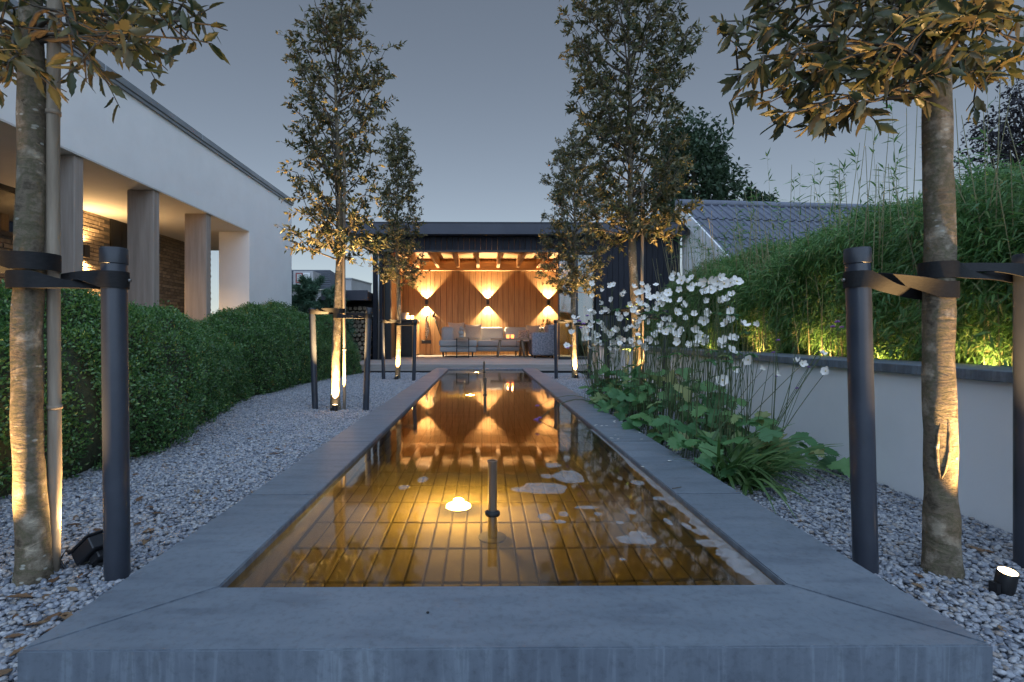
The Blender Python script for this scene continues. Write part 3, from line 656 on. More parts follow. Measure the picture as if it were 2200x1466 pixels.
# coffee table, stool, candles
B0, B1 = aty(1054, 727, 13.35).x, aty(1143, 727, 13.35).x; bz = aty(1090, 727, 13.35).z
ct = empty('coffee_table', ((B0+B1)/2, 13.55, DZ), 'rustic wooden bench table with splayed legs before the sofa', 'table')
MB().box(B0, B1, 13.35, 13.75, bz-.045, bz, bev=.006).build('table_top', m_tablewood, ct)
for X, s in ((B0+.25, -1), (B1-.25, 1)):
    for Y, q in ((13.42, -1), (13.68, 1)):
        MB().tube([(X+s*.07, Y+q*.03, DZ), (X, Y, bz-.045)], [.028, .034], 8).build('leg', m_legwood, ct, True)
for px in (1091, 1101):
    X = aty(px, 720, 13.5).x
    t = empty('votive_candle', (X, 13.5, bz), 'small red glowing votive glass on the bench table, %s one' % ('left' if px < 1095 else 'right'), 'candle', 'votive candles on the bench table')
    MB().lathe((X, 13.5, bz), [(0, 0), (.034, 0), (.042, .09), (.038, .09), (.03, .01)], 14).build('glass', m_redglow, t, 'auto')
    MB().ball((X, 13.5, bz+.05), .014, 1, (1, 1, 1.6)).build('flame', m_glow, t)
    point('candle_light', (X, 13.5, bz+.13), .7, .02, (1, .45, .15), t)
q = aty(1125, 740, 14.0)
so_ = empty('stool', (q.x, 14.0, DZ), 'round dark wooden stool behind the bench table', 'stool')
MB().lathe((q.x, 14.0, DZ+.38), [(0, 0), (.15, 0), (.16, .015), (.15, .03), (0, .03)], 18).build('seat', m_legwood, so_, 'auto')
for a in range(4):
    c_, s_ = math.cos(a*1.57+.5), math.sin(a*1.57+.5); MB().tube([(q.x+.14*c_, 14+.14*s_, DZ), (q.x+.1*c_, 14+.1*s_, DZ+.38)], .018, 7).build('leg', m_legwood, so_, True)
tag(MB().prism([(-.35, 13.15), (1.45, 13.15), (1.45, 14.1), (-.35, 14.1)], DZ-.001, DZ+.008).build('rug', m_rug), 'thin pale rug under the bench table', 'rug')
# cabinet on the left
C0, C1 = LX+.004, aty(887, 700, 13.9).x
cab = empty('cabinet', ((C0+C1)/2, 14.5, DZ), 'tall black outdoor kitchen cabinet with wooden side and stone top', 'cabinet')
cz = aty(860, 686, 13.9).z
Box('carcass', m_cab, cab, C0, C1-.02, 13.92, PBY-.02, DZ, cz-.035); Box('door', m_cab, cab, C0+.02, C1-.03, 13.895, 13.918, DZ+.06, cz-.06, bev=.002)
for i in range(3): MB().box(C1-.02, C1, 13.92+i*.45, 13.92+(i+1)*.45-.004, DZ+.04, cz-.045, bev=.002).build('side_board', m_cedar, cab)
MB().box(C0, C1+.03, 13.87, PBY-.02, cz-.035, cz, bev=.004).build('worktop', m_counter, cab)
hx = aty(867, 680, 14.0).x
bw = MB().lathe((hx, 14.05, cz), [(0, 0), (.08, 0), (.13, .09), (.14, .17), (.13, .17), (.12, .1), (.07, .02), (0, .02)], 20)
tag(bw.build('bowl', m_bowl, None, 'auto'), 'round terracotta bowl on the cabinet top', 'bowl')
for px in (877, 886):
    X = aty(px, 680, 13.98).x
    t = empty('candle', (X, 13.98, cz), 'glowing white pillar candle on the cabinet, %s one' % ('next to the bowl' if px < 880 else 'at the outer corner'), 'candle', 'candles on the cabinet')
    MB().lathe((X, 13.98, cz), [(0, 0), (.04, 0), (.04, .095), (.03, .1), (0, .085)], 14).build('wax', m_candle, t, 'auto'); point('candle_light', (X, 13.98, cz+.16), .6, .02, (1, .55, .2), t)
bt = aty(845, 680, 14.3).x
tag(MB().lathe((bt+.05, 14.35, cz), [(0, 0), (.04, 0), (.04, .2), (.015, .27), (.015, .33), (0, .33)], 12).build('bottle', m_dark, None, 'auto'), 'dark bottle behind the bowl on the cabinet', 'bottle')
# things hung on the back wall
hk = aty(917, 675, PBY-.03)
tw = empty('hanging_scarf', (hk.x, PBY-.03, hk.z-.7), 'black and white patterned cloth hanging from a wall hook', 'cloth')
MB().tube([(hk.x, PBY-.006, hk.z), (hk.x, PBY-.05, hk.z-.01), (hk.x, PBY-.05, hk.z+.05)], .008, 6).build('hook', m_dark, tw)
rr_ = [(.02, 0), (.05, -.06), (.025, -.14), (.05, -.3), (.075, -.48), (.06, -.62), (.03, -.72)]
MB().tube([(hk.x+.015*math.sin(i*2), PBY-.05-.01*(i % 2), hk.z+z) for i, (r, z) in enumerate(rr_)], [r*.8 for r, z in rr_], 9).build('cloth', m_towel, tw, True)
h2 = aty(929, 672, PBY-.03); e2 = aty(947, 722, PBY-.03)
br = empty('slanted_rod', (h2.x, PBY-.03, e2.z), 'long dark brush hung aslant on the timber wall', 'rod')  # dark slanted rod with a rounded end
MB().tube([(h2.x, PBY-.03, h2.z), (e2.x, PBY-.02, e2.z)], .014, 7).build('rod_shaft', m_rod, br, True)
MB().ball((h2.x+.03, PBY-.045, h2.z-.06), .06, 2, (.8, .6, 1.3)).build('head', m_rod, br, True)
MB().tube([(h2.x, PBY-.006, h2.z+.01), (h2.x, PBY-.05, h2.z+.01)], .007, 6).build('hook', m_dark, br)
sk = aty(916, 735, PBY); t = empty('power_socket', (sk.x, PBY-.01, sk.z), 'black double power socket low on the timber wall', 'socket')
Box('plate', m_dark, t, sk.x-.14, sk.x+.14, PBY-.03, PBY-.004, sk.z-.05, sk.z+.05, bev=.003)
for s in (-.06, .06): MB().tube([(sk.x+s, PBY-.033, sk.z), (sk.x+s, PBY-.029, sk.z)], .032, 14).build('outlet', m_black, t)
# branchy pot plant near the armchair
pp = aty(1178, 700, 14.4)
t = empty('pot_plant', (pp.x, 14.4, DZ), 'leafy twiggy pot plant behind the armchair', 'plant')
MB().lathe((pp.x, 14.4, DZ), [(0, 0), (.13, 0), (.17, .34), (.15, .34), (.13, .28), (0, .28)], 18).build('pot', m_counter, t, 'auto')
rg = np.random.default_rng(8); tb = MB(); P_, D_ = [], []
for k in range(16):
    a = rg.uniform(0, 6.28); e = np.array([pp.x, 14.4, DZ+.3]) + np.array([math.cos(a)*.32*rg.random(), math.sin(a)*.2, rg.uniform(.35, .78)])
    m0 = (np.array([pp.x, 14.4, DZ+.3]) + e)/2 + rg.normal(0, .04, 3); tb.tube([(pp.x, 14.4, DZ+.28), m0, e], [.006, .004, .002], 4)
    for j in range(22):
        u = rg.uniform(.35, 1); P_.append(m0*(1-u)+e*u + rg.normal(0, .012, 3)); D_.append(rg.normal(0, 1, 3))
tb.build('twigs', m_twig, t); leaf_cloud('foliage', P_, D_, rg.normal(0, 1, (len(P_), 3)), .05, .03, m_oakleaf, t)
# curtain behind the glass
cu = MB(); cxa, cxb = 2.26, 2.42
for i in range(12):
    xa = cxa + (cxb-cxa)*i/12; xb = cxa + (cxb-cxa)*(i+1)/12; ya, yb = PFY+.4+.02*(i % 2), PFY+.4+.02*((i+1) % 2)
    cu.quad((xa, ya, DZ), (xb, yb, DZ), (xb, yb, 2.94), (xa, ya, 2.94))
tag(cu.build('curtain', m_curtain), 'beige curtain behind the glass door', 'curtain')

# wood store left of the garden room
ws = empty('wood_store', (-2.95, 12.3, 0), 'dark lean-to wood store beside the garden room', 'wood store')
Box('roof', m_black, ws, -3.55, -2.56, 11.7, 12.9, 1.52, 1.70); Box('roof_edge', m_fascia, ws, -3.57, -2.55, 11.66, 11.70, 1.50, 1.72)
Box('back_panel', m_dark, ws, -3.5, -2.56, 12.75, 12.8, -.01, 1.52); Box('post', m_black, ws, -3.5, -3.42, 11.74, 11.82, -.01, 1.52); Box('floor_rail', m_black, ws, -3.42, -2.56, 11.9, 12.7, -.01, .08)
rl = random.Random(9); z = .135; row = 0
while z < 1.42:
    x = -3.34 + (.055 if row % 2 else 0)
    while x < -2.62:
        r = rl.uniform(.045, .055); n = rl.choice((5, 6, 7)); a0 = rl.random()*6
        poly = [(r*rl.uniform(.85, 1.08)*math.cos(a0+6.283*i/n), r*rl.uniform(.85, 1.08)*math.sin(a0+6.283*i/n)) for i in range(n)]
        m = MB(); yf = 11.98 + rl.uniform(-.04, .04); k = len(m.v)
        m.v = [(x+a, yf, z+b) for a, b in poly] + [(x+a, 12.5, z+b) for a, b in poly]
        m.f = [tuple(range(n)), tuple(range(2*n-1, n-1, -1))] + [(i, (i+1) % n, n+(i+1) % n, n+i) for i in range(n)]
        o = m.build('log', m_logend); tag(o, 'split firewood log stacked in the dark wood store', 'log', 'logs in the wood store')
        x += .108
    z += .1; row += 1

# ================================================================== house on the left
HXF, HZB, HZT, HYE = -4.10, 2.55, 3.54, 11.33
hs = empty('white_house', (-6, 5, 0), 'white rendered modern house with timber posts and brick porch wall', 'house')
Box('upper_storey', m_plaster, hs, -14, HXF, -6, HYE, HZB+.004, HZT)
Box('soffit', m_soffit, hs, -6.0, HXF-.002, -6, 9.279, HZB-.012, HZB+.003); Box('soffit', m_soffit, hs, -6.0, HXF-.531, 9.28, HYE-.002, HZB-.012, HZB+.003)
y = -6
while y < HYE:
    y2 = min(y+1.95, HYE+.03); Box('roof_edge', m_zinc, hs, HXF-.25, HXF+.045, y+.002, y2-.002, HZT+.001, HZT+.085, bev=.006); y = y2
Box('drip_edge', m_zinc, hs, HXF+.003, HXF+.03, -6, HYE+.02, HZT-.035, HZT)
MB().box(HXF-.53, HXF, 9.28, HYE, -.01, HZB+.004).build('end_pier', m_plaster, hs)
for k, yy in enumerate((2.80, 4.08, 5.36, 6.64, 7.91)):
    MB().box(HXF-.36, HXF-.03, yy, yy+.125, .05, HZB-.013, bev=.006).build('post', m_oak, hs)
tag(MB().box(-7, HXF+.1, -6, HYE, -.01, .06).build('porch_paving', m_concrete), kind='structure')
BX = -5.81
bw_ = Box('mortar_wall', m_mortar, hs, BX-.2, BX-.012, -6, 11.3, -.01, HZB-.013)
Box('house_core', m_plaster, hs, -13.9, BX-.21, -6, HYE-.1, -.01, HZB)
BL, BH, BG = .215, .048, .012
bmesh_b = MB().box(-.045, .0, -BL/2, BL/2, -BH/2, BH/2, bev=.003).mesh('brick'); bmesh_b.materials.append(m_brick)
rest = MB(); nb = 0; z = .1; row = 0; rb = random.Random(2)
win = (5.6, 6.68, 1.92, 2.54); door = (8.27, 9.35, .05, 2.54)
while z < HZB - .04:
    y = 4.4 + (BL+BG)/2*(row % 2)
    while y < 11.2:
        c = y + BL/2
        for h in (win, door):
            if h[0]-.12 < c < h[1]+.12 and h[2]-.02 < z+BH/2 < h[3]+.02: break
        else:
            vis = (7.55 < c < 8.3 or 9.35 < c < 10.5 or 6.2 < c < 6.8 or 10.9 < c) and z > .75
            dx = rb.uniform(-.004, .006)
            if vis and nb < 300: link('brick', bmesh_b, None, hs, Matrix.Translation((BX+dx, c, z+BH/2)) @ Matrix.Rotation(rb.uniform(-.01, .01), 4, 'X')); nb += 1
            else: rest.box(BX-.045+dx, BX+dx, y, y+BL, z, z+BH)
        y += BL + BG
    z += BH + BG; row += 1
rest.build('brick_field', m_brick, hs)['kind'] = 'stuff'
w_ = MB()
for bx in ((win[0], win[1], win[2], win[2]+.06), (win[0], win[1], win[3]-.06, win[3]), (win[0], win[0]+.06, win[2]+.06, win[3]-.06), (win[1]-.06, win[1], win[2]+.06, win[3]-.06)): w_.box(BX-.011, BX+.02, *bx)
wf = w_.build('window', m_dark, hs); MB().box(BX-.008, BX-.002, win[0]+.06, win[1]-.06, win[2]+.06, win[3]-.06).build('pane', m_pane, wf)
dr_ = Box('door', m_dark, hs, BX-.011, BX+.012, door[0], door[1], door[2], door[3]); MB().tube([(BX+.06, 9.2, .9), (BX+.06, 9.2, 1.6)], .012, 8).build('door_handle', m_steel, dr_)
for i in range(5): Box('door_board', m_dark, dr_, BX+.012, BX+.018, door[0]+.03+i*.21, door[0]+.03+i*.21+.195, door[2]+.03, door[3]-.05)
lm = empty('porch_lamp', (BX+.05, 7.66, 1.93), 'small black up and down lamp on the brick porch wall', 'lamp')
MB().box(BX+.012, BX+.10, 7.61, 7.71, 1.84, 2.02, bev=.003).build('housing', m_dark, lm)
spot('porch_beam', (BX+.085, 7.66, 2.035), (BX+.3, 7.66, 3), 24, 165, .6, .03, (1, .60, .25), lm); spot('porch_beam', (BX+.085, 7.66, 1.825), (BX+.3, 7.66, .5), 85, 165, .6, .03, (1, .60, .25), lm)

# ================================================================== neighbouring house on the right
nh = empty('tiled_house', (6, 12, 0), 'white gabled house with blue grey tiled roof behind the bamboo', 'house')
G0 = Vector((4.63, 12.25, 3.78)); ra = R(5); U = Vector((math.cos(ra), math.sin(ra), 0)); Dh = Vector((math.sin(ra), -math.cos(ra), 0)); sl = R(36.5)
Dn = (Dh*math.cos(sl) + Vector((0, 0, -math.sin(sl)))); NN = U.cross(Dn) * -1
NN = NN if NN.z > 0 else -NN
LEN, ROOFL = 4.2, 9.0
def rp_(u, t, n=0): return G0 + U*u + Dn*t + NN*n
m = MB(); a = [rp_(.06, 0, -.12), rp_(.06, LEN-.3, -.12)]
gz = [G0 + U*.06 + Vector((0, 0, -G0.z)), a[1] + Vector((0, 0, -a[1].z))]
th = U*.25
for s in (Vector((0, 0, 0)), th):
    m.quad(a[0]+s, a[1]+s, gz[1]+s, gz[0]+s)
m.quad(a[1], a[1]+th, gz[1]+th, gz[1]); m.quad(a[0], a[0]+th, gz[0]+th, gz[0]); m.quad(a[0], a[0]+th, a[1]+th, a[1])
m.build('gable_wall', m_plaster, nh)
m = MB(); f0, f1 = rp_(.3, LEN-.5), rp_(ROOFL, LEN-.5)
m.quad((f0.x, f0.y, 0), (f1.x, f1.y, 0), (f1.x, f1.y, f1.z-.15), (f0.x, f0.y, f0.z-.15)); m.build('front_wall', m_plaster, nh)
def rbox(u0, u1, t0, t1, n0, n1):
    m = MB(); k = 0
    m.v = [tuple(rp_(u, t, n)) for n in (n0, n1) for t in (t0, t1) for u in (u0, u1)]
    m.f = [(0,2,3,1),(4,5,7,6),(0,1,5,4),(2,6,7,3),(0,4,6,2),(1,3,7,5)]; return m
rbox(-.06, ROOFL, -.02, LEN, -.10, -.03).build('roof_board', m_dark, nh)
rbox(-.10, -.06, -.02, LEN+.02, -.20, .05).build('barge_board', m_whiteframe, nh)
tw_, tl_ = .205, .92
prof = [(0, .0), (.10, 0), (.115, .025), (.145, .042), (.175, .025), (.19, 0), (.205, 0)]
m = MB()
for zz, yy in ((.022, 0), (.0, tl_+.05)):
    m.v += [(x, yy, z+zz+.012) for x, z in prof]
for zz, yy in ((.022, 0), (.0, tl_+.05)):
    m.v += [(x, yy, z+zz) for x, z in prof]
n = len(prof)
for i in range(n-1): m.f += [(i, i+1, n+i+1, n+i), (2*n+i, 3*n+i, 3*n+i+1, 2*n+i+1), (n+i, n+i+1, 3*n+i+1, 3*n+i), (i, 2*n+i, 2*n+i+1, i+1)]
# y runs up the slope in the template: low edge is raised and overlaps the tile beneath
tile = m.mesh('roof_tile'); tile.materials.append(m_rooftile)
B3 = Matrix((U, -Dn, NN)).transposed().to_4x4()
for r_ in range(5):
    for c in range(int(ROOFL/tw_)):
        link('roof_tile', tile, None, nh, Matrix.Translation(rp_(-.06 + c*tw_, .14 + (r_+.84)*tl_ if r_ else .86, 0)) @ B3) if r_ < 4 else None
m = MB(); m.tube([rp_(-.1, -.02, .02), rp_(ROOFL, -.02, .02)], .10, 10); m.build('ridge', m_rooftile, nh, True)
# ================================================================== houses far behind on the left
def far_house():
    Y = 30; c = aty(683, 620, Y)
    t = empty('dark_roof_house', (c.x, Y+2, 0), 'distant house with dark tiled roof and white framed dormer', 'house')
    x0, x1, x2 = aty(600, 600, Y).x, aty(700, 600, Y).x, aty(738, 600, Y).x; zr = aty(690, 573, Y).z; ze = aty(690, 622, Y).z
    Box('wall', m_concrete, t, x0, x2-.1, Y+.3, Y+7, -.01, ze)
    m = MB(); m.quad((x0, Y, ze), (x1+.3, Y, ze), (x1-.2, Y+1.5, zr), (x0, Y+1.5, zr)); m.quad((x1+.3, Y, ze), (x2, Y+1.2, ze-.5), (x2-.3, Y+4, zr-.75), (x1-.2, Y+1.5, zr)); m.quad((x0, Y+1.5, zr), (x1-.2, Y+1.5, zr), (x2-.3, Y+4, zr-.75), (x0, Y+7, zr-.6))
    rf = m.build('roof', m_greyroof, t)
    for i in range(9):
        k = i/9; MB().box(x0, x1+.3-.5*k, Y-.03+1.5*k, Y+.02+1.5*k, ze+(zr-ze)*k, ze+(zr-ze)*k+.05).build('tile_course', m_greyroof, rf)
    a, b = aty(636, 608, Y-.3), aty(667, 587, Y-.3)
    w = Box('dormer', m_concrete, t, a.x-.15, b.x+.15, Y-.3, Y+1.4, a.z-.1, b.z+.12)
    for u, mt in ((0, m_redframe), (.5, m_whiteframe)):
        xa = a.x + (b.x-a.x)*u; xb = xa + (b.x-a.x)*.47; f = MB()
        for q in ((xa, xa+.06, a.z, b.z), (xb-.06, xb, a.z, b.z), (xa+.06, xb-.06, a.z, a.z+.06), (xa+.06, xb-.06, b.z-.06, b.z)): f.box(q[0], q[1], Y-.36, Y-.31, q[2], q[3])
        f.build('window_frame', mt, t); Box('pane', m_pane, t, xa+.06, xb-.06, Y-.345, Y-.335, a.z+.06, b.z-.06)
    Y = 25; a, b, c = aty(738, 600, Y).x, aty(755, 600, Y).x, aty(774, 600, Y).x; z = aty(750, 600, Y).z
    t = empty('grey_house', (b, Y+1, 0), 'distant grey rendered flat roofed block behind the wood store', 'house')
    MB().prism([(a, Y), (b, Y), (c, Y+2.5), (a, Y+3)], -.01, z).build('wall', m_concrete, t); MB().prism([(a-.03, Y-.03), (b+.02, Y-.04), (c+.04, Y+2.5), (a-.03, Y+3.04)], z, z+.06).build('roof_edge', m_zinc, t)
far_house()

# ================================================================== trees
def taper_trunk(mb, pts, rad, n=18, amp=.006, seed=0):
    """knobbly tapered trunk along pts"""
    P = [Vector(p) for p in pts]; L = []; steps = 46
    seg = len(P)-1; k0 = len(mb.v)
    for i in range(steps):
        u = i/(steps-1)*seg; a = min(int(u), seg-1); f = u-a
        L.append((P[a].lerp(P[a+1], f), rad[a]*(1-f)+rad[a+1]*f))
    for p, r in L:
        for j in range(n):
            th = 2*math.pi*j/n; d = Vector((math.cos(th), math.sin(th), 0)); q = p + d*r
            w = noise.noise((q.x*14+seed, q.y*14, q.z*7))*amp + noise.noise((q.x*40, q.y*40+seed, q.z*22))*amp*.45
            mb.v.append(tuple(p + d*(r+w)))
    for i in range(steps-1):
        for j in range(n):
            j2 = (j+1) % n; mb.f.append((k0+i*n+j, k0+i*n+j2, k0+(i+1)*n+j2, k0+(i+1)*n+j))
    mb.f.append(tuple(k0+(steps-1)*n+j for j in range(n)))
def interp(tab, z):
    zs = [a for a, b in tab]; rs = [b for a, b in tab]; return float(np.interp(z, zs, rs))
def bez(a, b, c, u): return a*(1-u)**2 + b*2*u*(1-u) + c*u*u
def grow(rng, base, tops, env, nb, ntw, nl, leafL, mb, asc=.55, off=(0, 0)):
    """ascending limbs from the stem inside an envelope radius env(z); returns leaf data"""
    Pp, Dd = [], []; z0, z1 = tops; bx, by = base
    for k in range(nb):
        ze = z0 + (z1-z0)*((k+.5)/nb)**.92; re = interp(env, ze)*math.sqrt(rng.uniform(.25, 1.0)); a = k*2.4 + rng.normal(0, .35)
        zs = max(z0-.12 + rng.uniform(0, .35), ze - re*asc*1.6 - rng.uniform(.05, .25))
        s = np.array([bx+off[0]*max(0, zs), by, zs]); e = np.array([bx + off[0]*ze + math.cos(a)*re, by + math.sin(a)*re, ze]); c = (s+e)/2 + np.array([math.cos(a)*re*.25, math.sin(a)*re*.25, -.04])
        pts = [bez(s, c, e, u) for u in (0, .25, .5, .75, 1)]; mb.tube(pts, [.009, .007, .005, .0035, .002], 5, False)
        for j in range(ntw):
            u = rng.uniform(.25, 1.0) if j else 1.0; o = bez(s, c, e, u); b = rng.uniform(0, 6.28)
            ln = rng.uniform(.08, .24); d = np.array([math.cos(b)*.8 + math.cos(a)*.5, math.sin(b)*.8 + math.sin(a)*.5, rng.uniform(-.55, .9)]); d /= np.linalg.norm(d)
            t = o + d*ln; mb.tube([o, (o+t)/2 + rng.normal(0, .01, 3), t], [.004, .003, .0015], 3, False)
            for q in range(nl):
                v = rng.uniform(.15, 1.05); ph = rng.uniform(0, 6.28)
                side = np.cross(d, rng.normal(0, 1, 3)); side /= max(1e-6, np.linalg.norm(side))
                Pp.append(o + (t-o)*v + rng.normal(0, .006, 3)); Dd.append(d*rng.uniform(.15, .9) + side*rng.uniform(.5, 1) + np.array([0, 0, rng.uniform(-.2, .25)]))
    return np.array(Pp), np.array(Dd)
def garden_tree(nm, x, y, label, z0, z1, env, trunkR, nb, ntw, nl, leafL, seed, top=None, off=0, wob=.02):
    rng = np.random.default_rng(seed); t = empty(nm, (x, y, 0), label, 'tree', 'staked evergreen oaks along the pond')
    zt = z1 - .25; tr = MB(); pts = [(x + off*z + wob*math.sin(z*2.1+seed), y + wob*math.cos(z*1.7+seed), z) for z in (-.03, .12, .5, 1.0, 1.5, 2.2, 3.0, zt)]
    rr = [trunkR*k for k in (1.35, 1.08, 1.0, .95, .85, .6, .36, .12)]
    taper_trunk(tr, pts, rr, seed=seed); tr.build('trunk', m_bark, t, True)
    br = MB(); P, D = grow(rng, (x, y), (z0, z1), env, nb, ntw, nl, leafL, br, off=(off, 0)); br.build('limbs', m_twig, t, True)
    nmv = rng.normal(0, 1, P.shape) + np.array([0, 0, .8])
    leaf_cloud('foliage', P, D, nmv, leafL*rng.uniform(.7, 1.2, len(P)), leafL*.40*rng.uniform(.8, 1.2, len(P)), m_oakleaf, t, T_SMALL, rng)
    return t
ML, MR, FL, FR = (-1.375, 5.0), (1.525, 5.2), (-1.385, 8.6), (1.53, 8.8)
garden_tree('oak_tree', *ML, 'tall slender evergreen oak between the box hedge and the pond', 1.45, 4.05, [(1.3,.25),(1.5,.42),(1.8,.46),(2.4,.38),(3.0,.40),(3.5,.50),(4.1,.32)], .040, 64, 8, 14, .060, 4)
garden_tree('oak_tree', *MR, 'tall broad evergreen oak rising behind the white anemones', 1.66, 4.7, [(1.5,.3),(1.75,.52),(2.3,.58),(3.2,.62),(4.0,.68),(4.7,.45)], .046, 92, 9, 16, .064, 7, off=-.022)
garden_tree('oak_tree', *FL, 'slim evergreen oak in front of the garden room cabinet', 1.6, 4.1, [(1.5,.25),(1.75,.42),(2.5,.42),(3.2,.30),(4.1,.12)], .040, 58, 9, 18, .055, 12)
garden_tree('oak_tree', *FR, 'dense evergreen oak in front of the glass door', 1.45, 4.1, [(1.4,.3),(1.7,.55),(2.6,.58),(3.5,.55),(4.1,.25)], .044, 84, 9, 17, .055, 15)

# the two nearest oaks: their low branches hang into the view, every leaf large enough to pick out
oakme = []
for k in range(3):
    tv, tf = T_OAK; v = tv.copy(); v[:, 1] *= .36; v[:, 2] *= (1, .2, 1.7)[k]; v[:, 1] += .05*np.sin(v[:, 0]*3)*(k-1)
    oakme.append(np_mesh('leaf', v, tf, np.full(len(v), .31*k), True)); oakme[-1].materials.append(m_oakleaf)
def near_oak(x, y, label, ends, trunkR, seed, lean, crown, nper, hz):
    rng = np.random.default_rng(seed); t = empty('oak_tree', (x, y, 0), label, 'tree', 'staked evergreen oaks along the pond')
    tr = MB(); pts = [(x + lean*z + .006*math.sin(z*5+seed), y + .006*math.cos(z*4), z) for z in (-.03, .06, .25, .6, 1.0, 1.4, 2.0, 3.0)]
    taper_trunk(tr, pts, [trunkR*k for k in (1.35, 1.15, 1.02, .97, .93, .9, .6, .2)], n=40, amp=.005, seed=seed); tr.build('trunk', m_bark, t, True)
    br = MB(); P, D = [], []
    for (px, py, dy) in ends:
        e = np.array(aty(px, py, y + dy)); zs = max(hz, min(e[2]-.02, hz+.35)); s = np.array([x + lean*zs, y, zs]); c = (s+e)/2 + np.array([0, 0, .07]) + rng.normal(0, .025, 3)
        br.tube([bez(s, c, e, u) for u in (0, .2, .4, .6, .8, 1)], [.009, .007, .0055, .0045, .003, .002], 6, False)
        for j in range(7):
            u = 1.0 if j == 0 else rng.uniform(.45, 1.0); o = bez(s, c, e, u); d = rng.normal(0, 1, 3)*np.array([1, 1, .7]) + (e-s)/np.linalg.norm(e-s)*.8; d /= np.linalg.norm(d); ln = rng.uniform(.04, .16)
            tt = o + d*ln; br.tube([o, (o+tt)/2 + rng.normal(0, .006, 3), tt], [.0035, .0025, .0015], 4, False)
            for q in range(nper):
                v = rng.uniform(.3, 1.0); sd_ = np.cross(d, rng.normal(0, 1, 3)); sd_ /= np.linalg.norm(sd_)
                P.append(o + (tt-o)*v); D.append(d*rng.uniform(.2, .9) + sd_*rng.uniform(.5, 1) + np.array([0, 0, rng.uniform(-.55, .1)]))
    P, D = np.array(P), np.array(D); n = len(P); idx = rng.permutation(n); L = rng.uniform(.042, .07, n)
    nv = rng.normal(0, 1, (n, 3)) + np.array([0, 0, .9])
    for i in idx[:300]:
        d = Vector(D[i]).normalized(); s_ = Vector(nv[i]).cross(d).normalized(); u_ = d.cross(s_)
        mm = Matrix((d, s_, u_)).transposed().to_4x4(); link('leaf', oakme[int(rng.integers(3))], None, t, Matrix.Translation(P[i]) @ mm @ Matrix.Scale(L[i], 4))
    r_ = idx[300:]
    if len(r_): leaf_cloud('foliage', P[r_], D[r_], nv[r_], L[r_], L[r_]*.36, m_oakleaf, t, T_OAK, rng)
    P2, D2 = grow(rng, (x + lean*2, y), crown, [(1.6,.45),(2.2,.6),(3.2,.6),(4.2,.3)], 46, 8, 15, .06, br)
    br.build('limbs', m_twig, t, True)
    leaf_cloud('upper_foliage', P2, D2, rng.normal(0, 1, P2.shape) + np.array([0, 0, .8]), .058*rng.uniform(.8, 1.2, len(P2)), .024, m_oakleaf, t, T_SMALL, rng)
NL, NR = (-1.292, 1.515), (1.352, 1.535)
near_oak(*NL, 'nearest evergreen oak at the left, thick pale trunk tied to a bamboo pole', [(425, 50, .1), (400, 85, -.05), (295, 120, .05), (245, 100, -.08), (190, 125, .12), (340, 30, .2), (8, 165, .0), (25, 125, .12), (-5, 60, -.1), (40, 120, -.2), (210, 95, -.15), (270, 75, .15), (290, 70, 0), (60, 20, .15), (390, 10, .1), (170, 50, -.2), (0, 130, .2)], .037, 21, 0.0, (1.9, 3.9), 4, 1.54)
near_oak(*NR, 'nearest evergreen oak at the right with a scarred trunk and hanging leaves', [(1585, 150, .15), (1610, 75, .05), (1700, 275, .1), (1735, 235, -.05), (1790, 150, .2), (1690, 110, -.1), (1850, 60, .1), (1905, 205, -.1), (1950, 140, .05), (2105, 190, .1), (2170, 90, .0), (2090, 60, -.2), (2030, 90, -.15), (1760, 60, .3), (1660, 190, .22), (1770, 205, .3), (1830, 120, -.12), (1900, 90, -.25), (1990, 40, .2), (2140, 30, -.1), (1710, 20, .1), (1820, 10, -.1), (1960, 10, .1), (2060, 120, .2), (1650, 15, .2), (1640, 120, -.05), (1745, 160, .05), (1880, 150, .25), (1935, 175, .2)], .040, 33, -.012, (1.85, 3.9), 7, 1.40)
# old wound on the trunk of the right hand oak, a part of it
def wound():
    t = [o for o in bpy.data.objects if o.name.startswith('oak_tree') and 'scarred' in o.get('label', '')][0]
    zc = .385; c = Vector((NR[0] - .012*zc, NR[1], zc)); f = Vector((-c.x, -c.y, 0)).normalized(); f.rotate(Matrix.Rotation(R(9), 3, 'Z')); sd_ = Vector((0, 0, 1)).cross(f); r = .0375
    def P(a, u, out): th = a/r; return c + (f*math.cos(th) + sd_*math.sin(th))*(r+out) + Vector((0, 0, u))
    m = MB(); n = 18; rim = []
    for i in range(n+1):
        u = -.095 + .19*i/n; w = .013*max(0, 1-(u/.097)**2)**.8*(1+.3*noise.noise((u*40, 1, 2))); m.v += [tuple(P(-w+.004*u*10, u, .0022)), tuple(P(w+.004*u*10, u, .0022))]; rim.append((w, u))
    for i in range(n): m.f.append((2*i, 2*i+1, 2*i+3, 2*i+2))
    m.build('wound', m_woundwood, t)
    for s_ in (-1, 1): MB().tube([P(s_*w+.004*u*10, u, .001) for w, u in rim], [.0015+.35*w for w, u in rim], 8).build('wound_lip', m_bark, t, True)
wound()
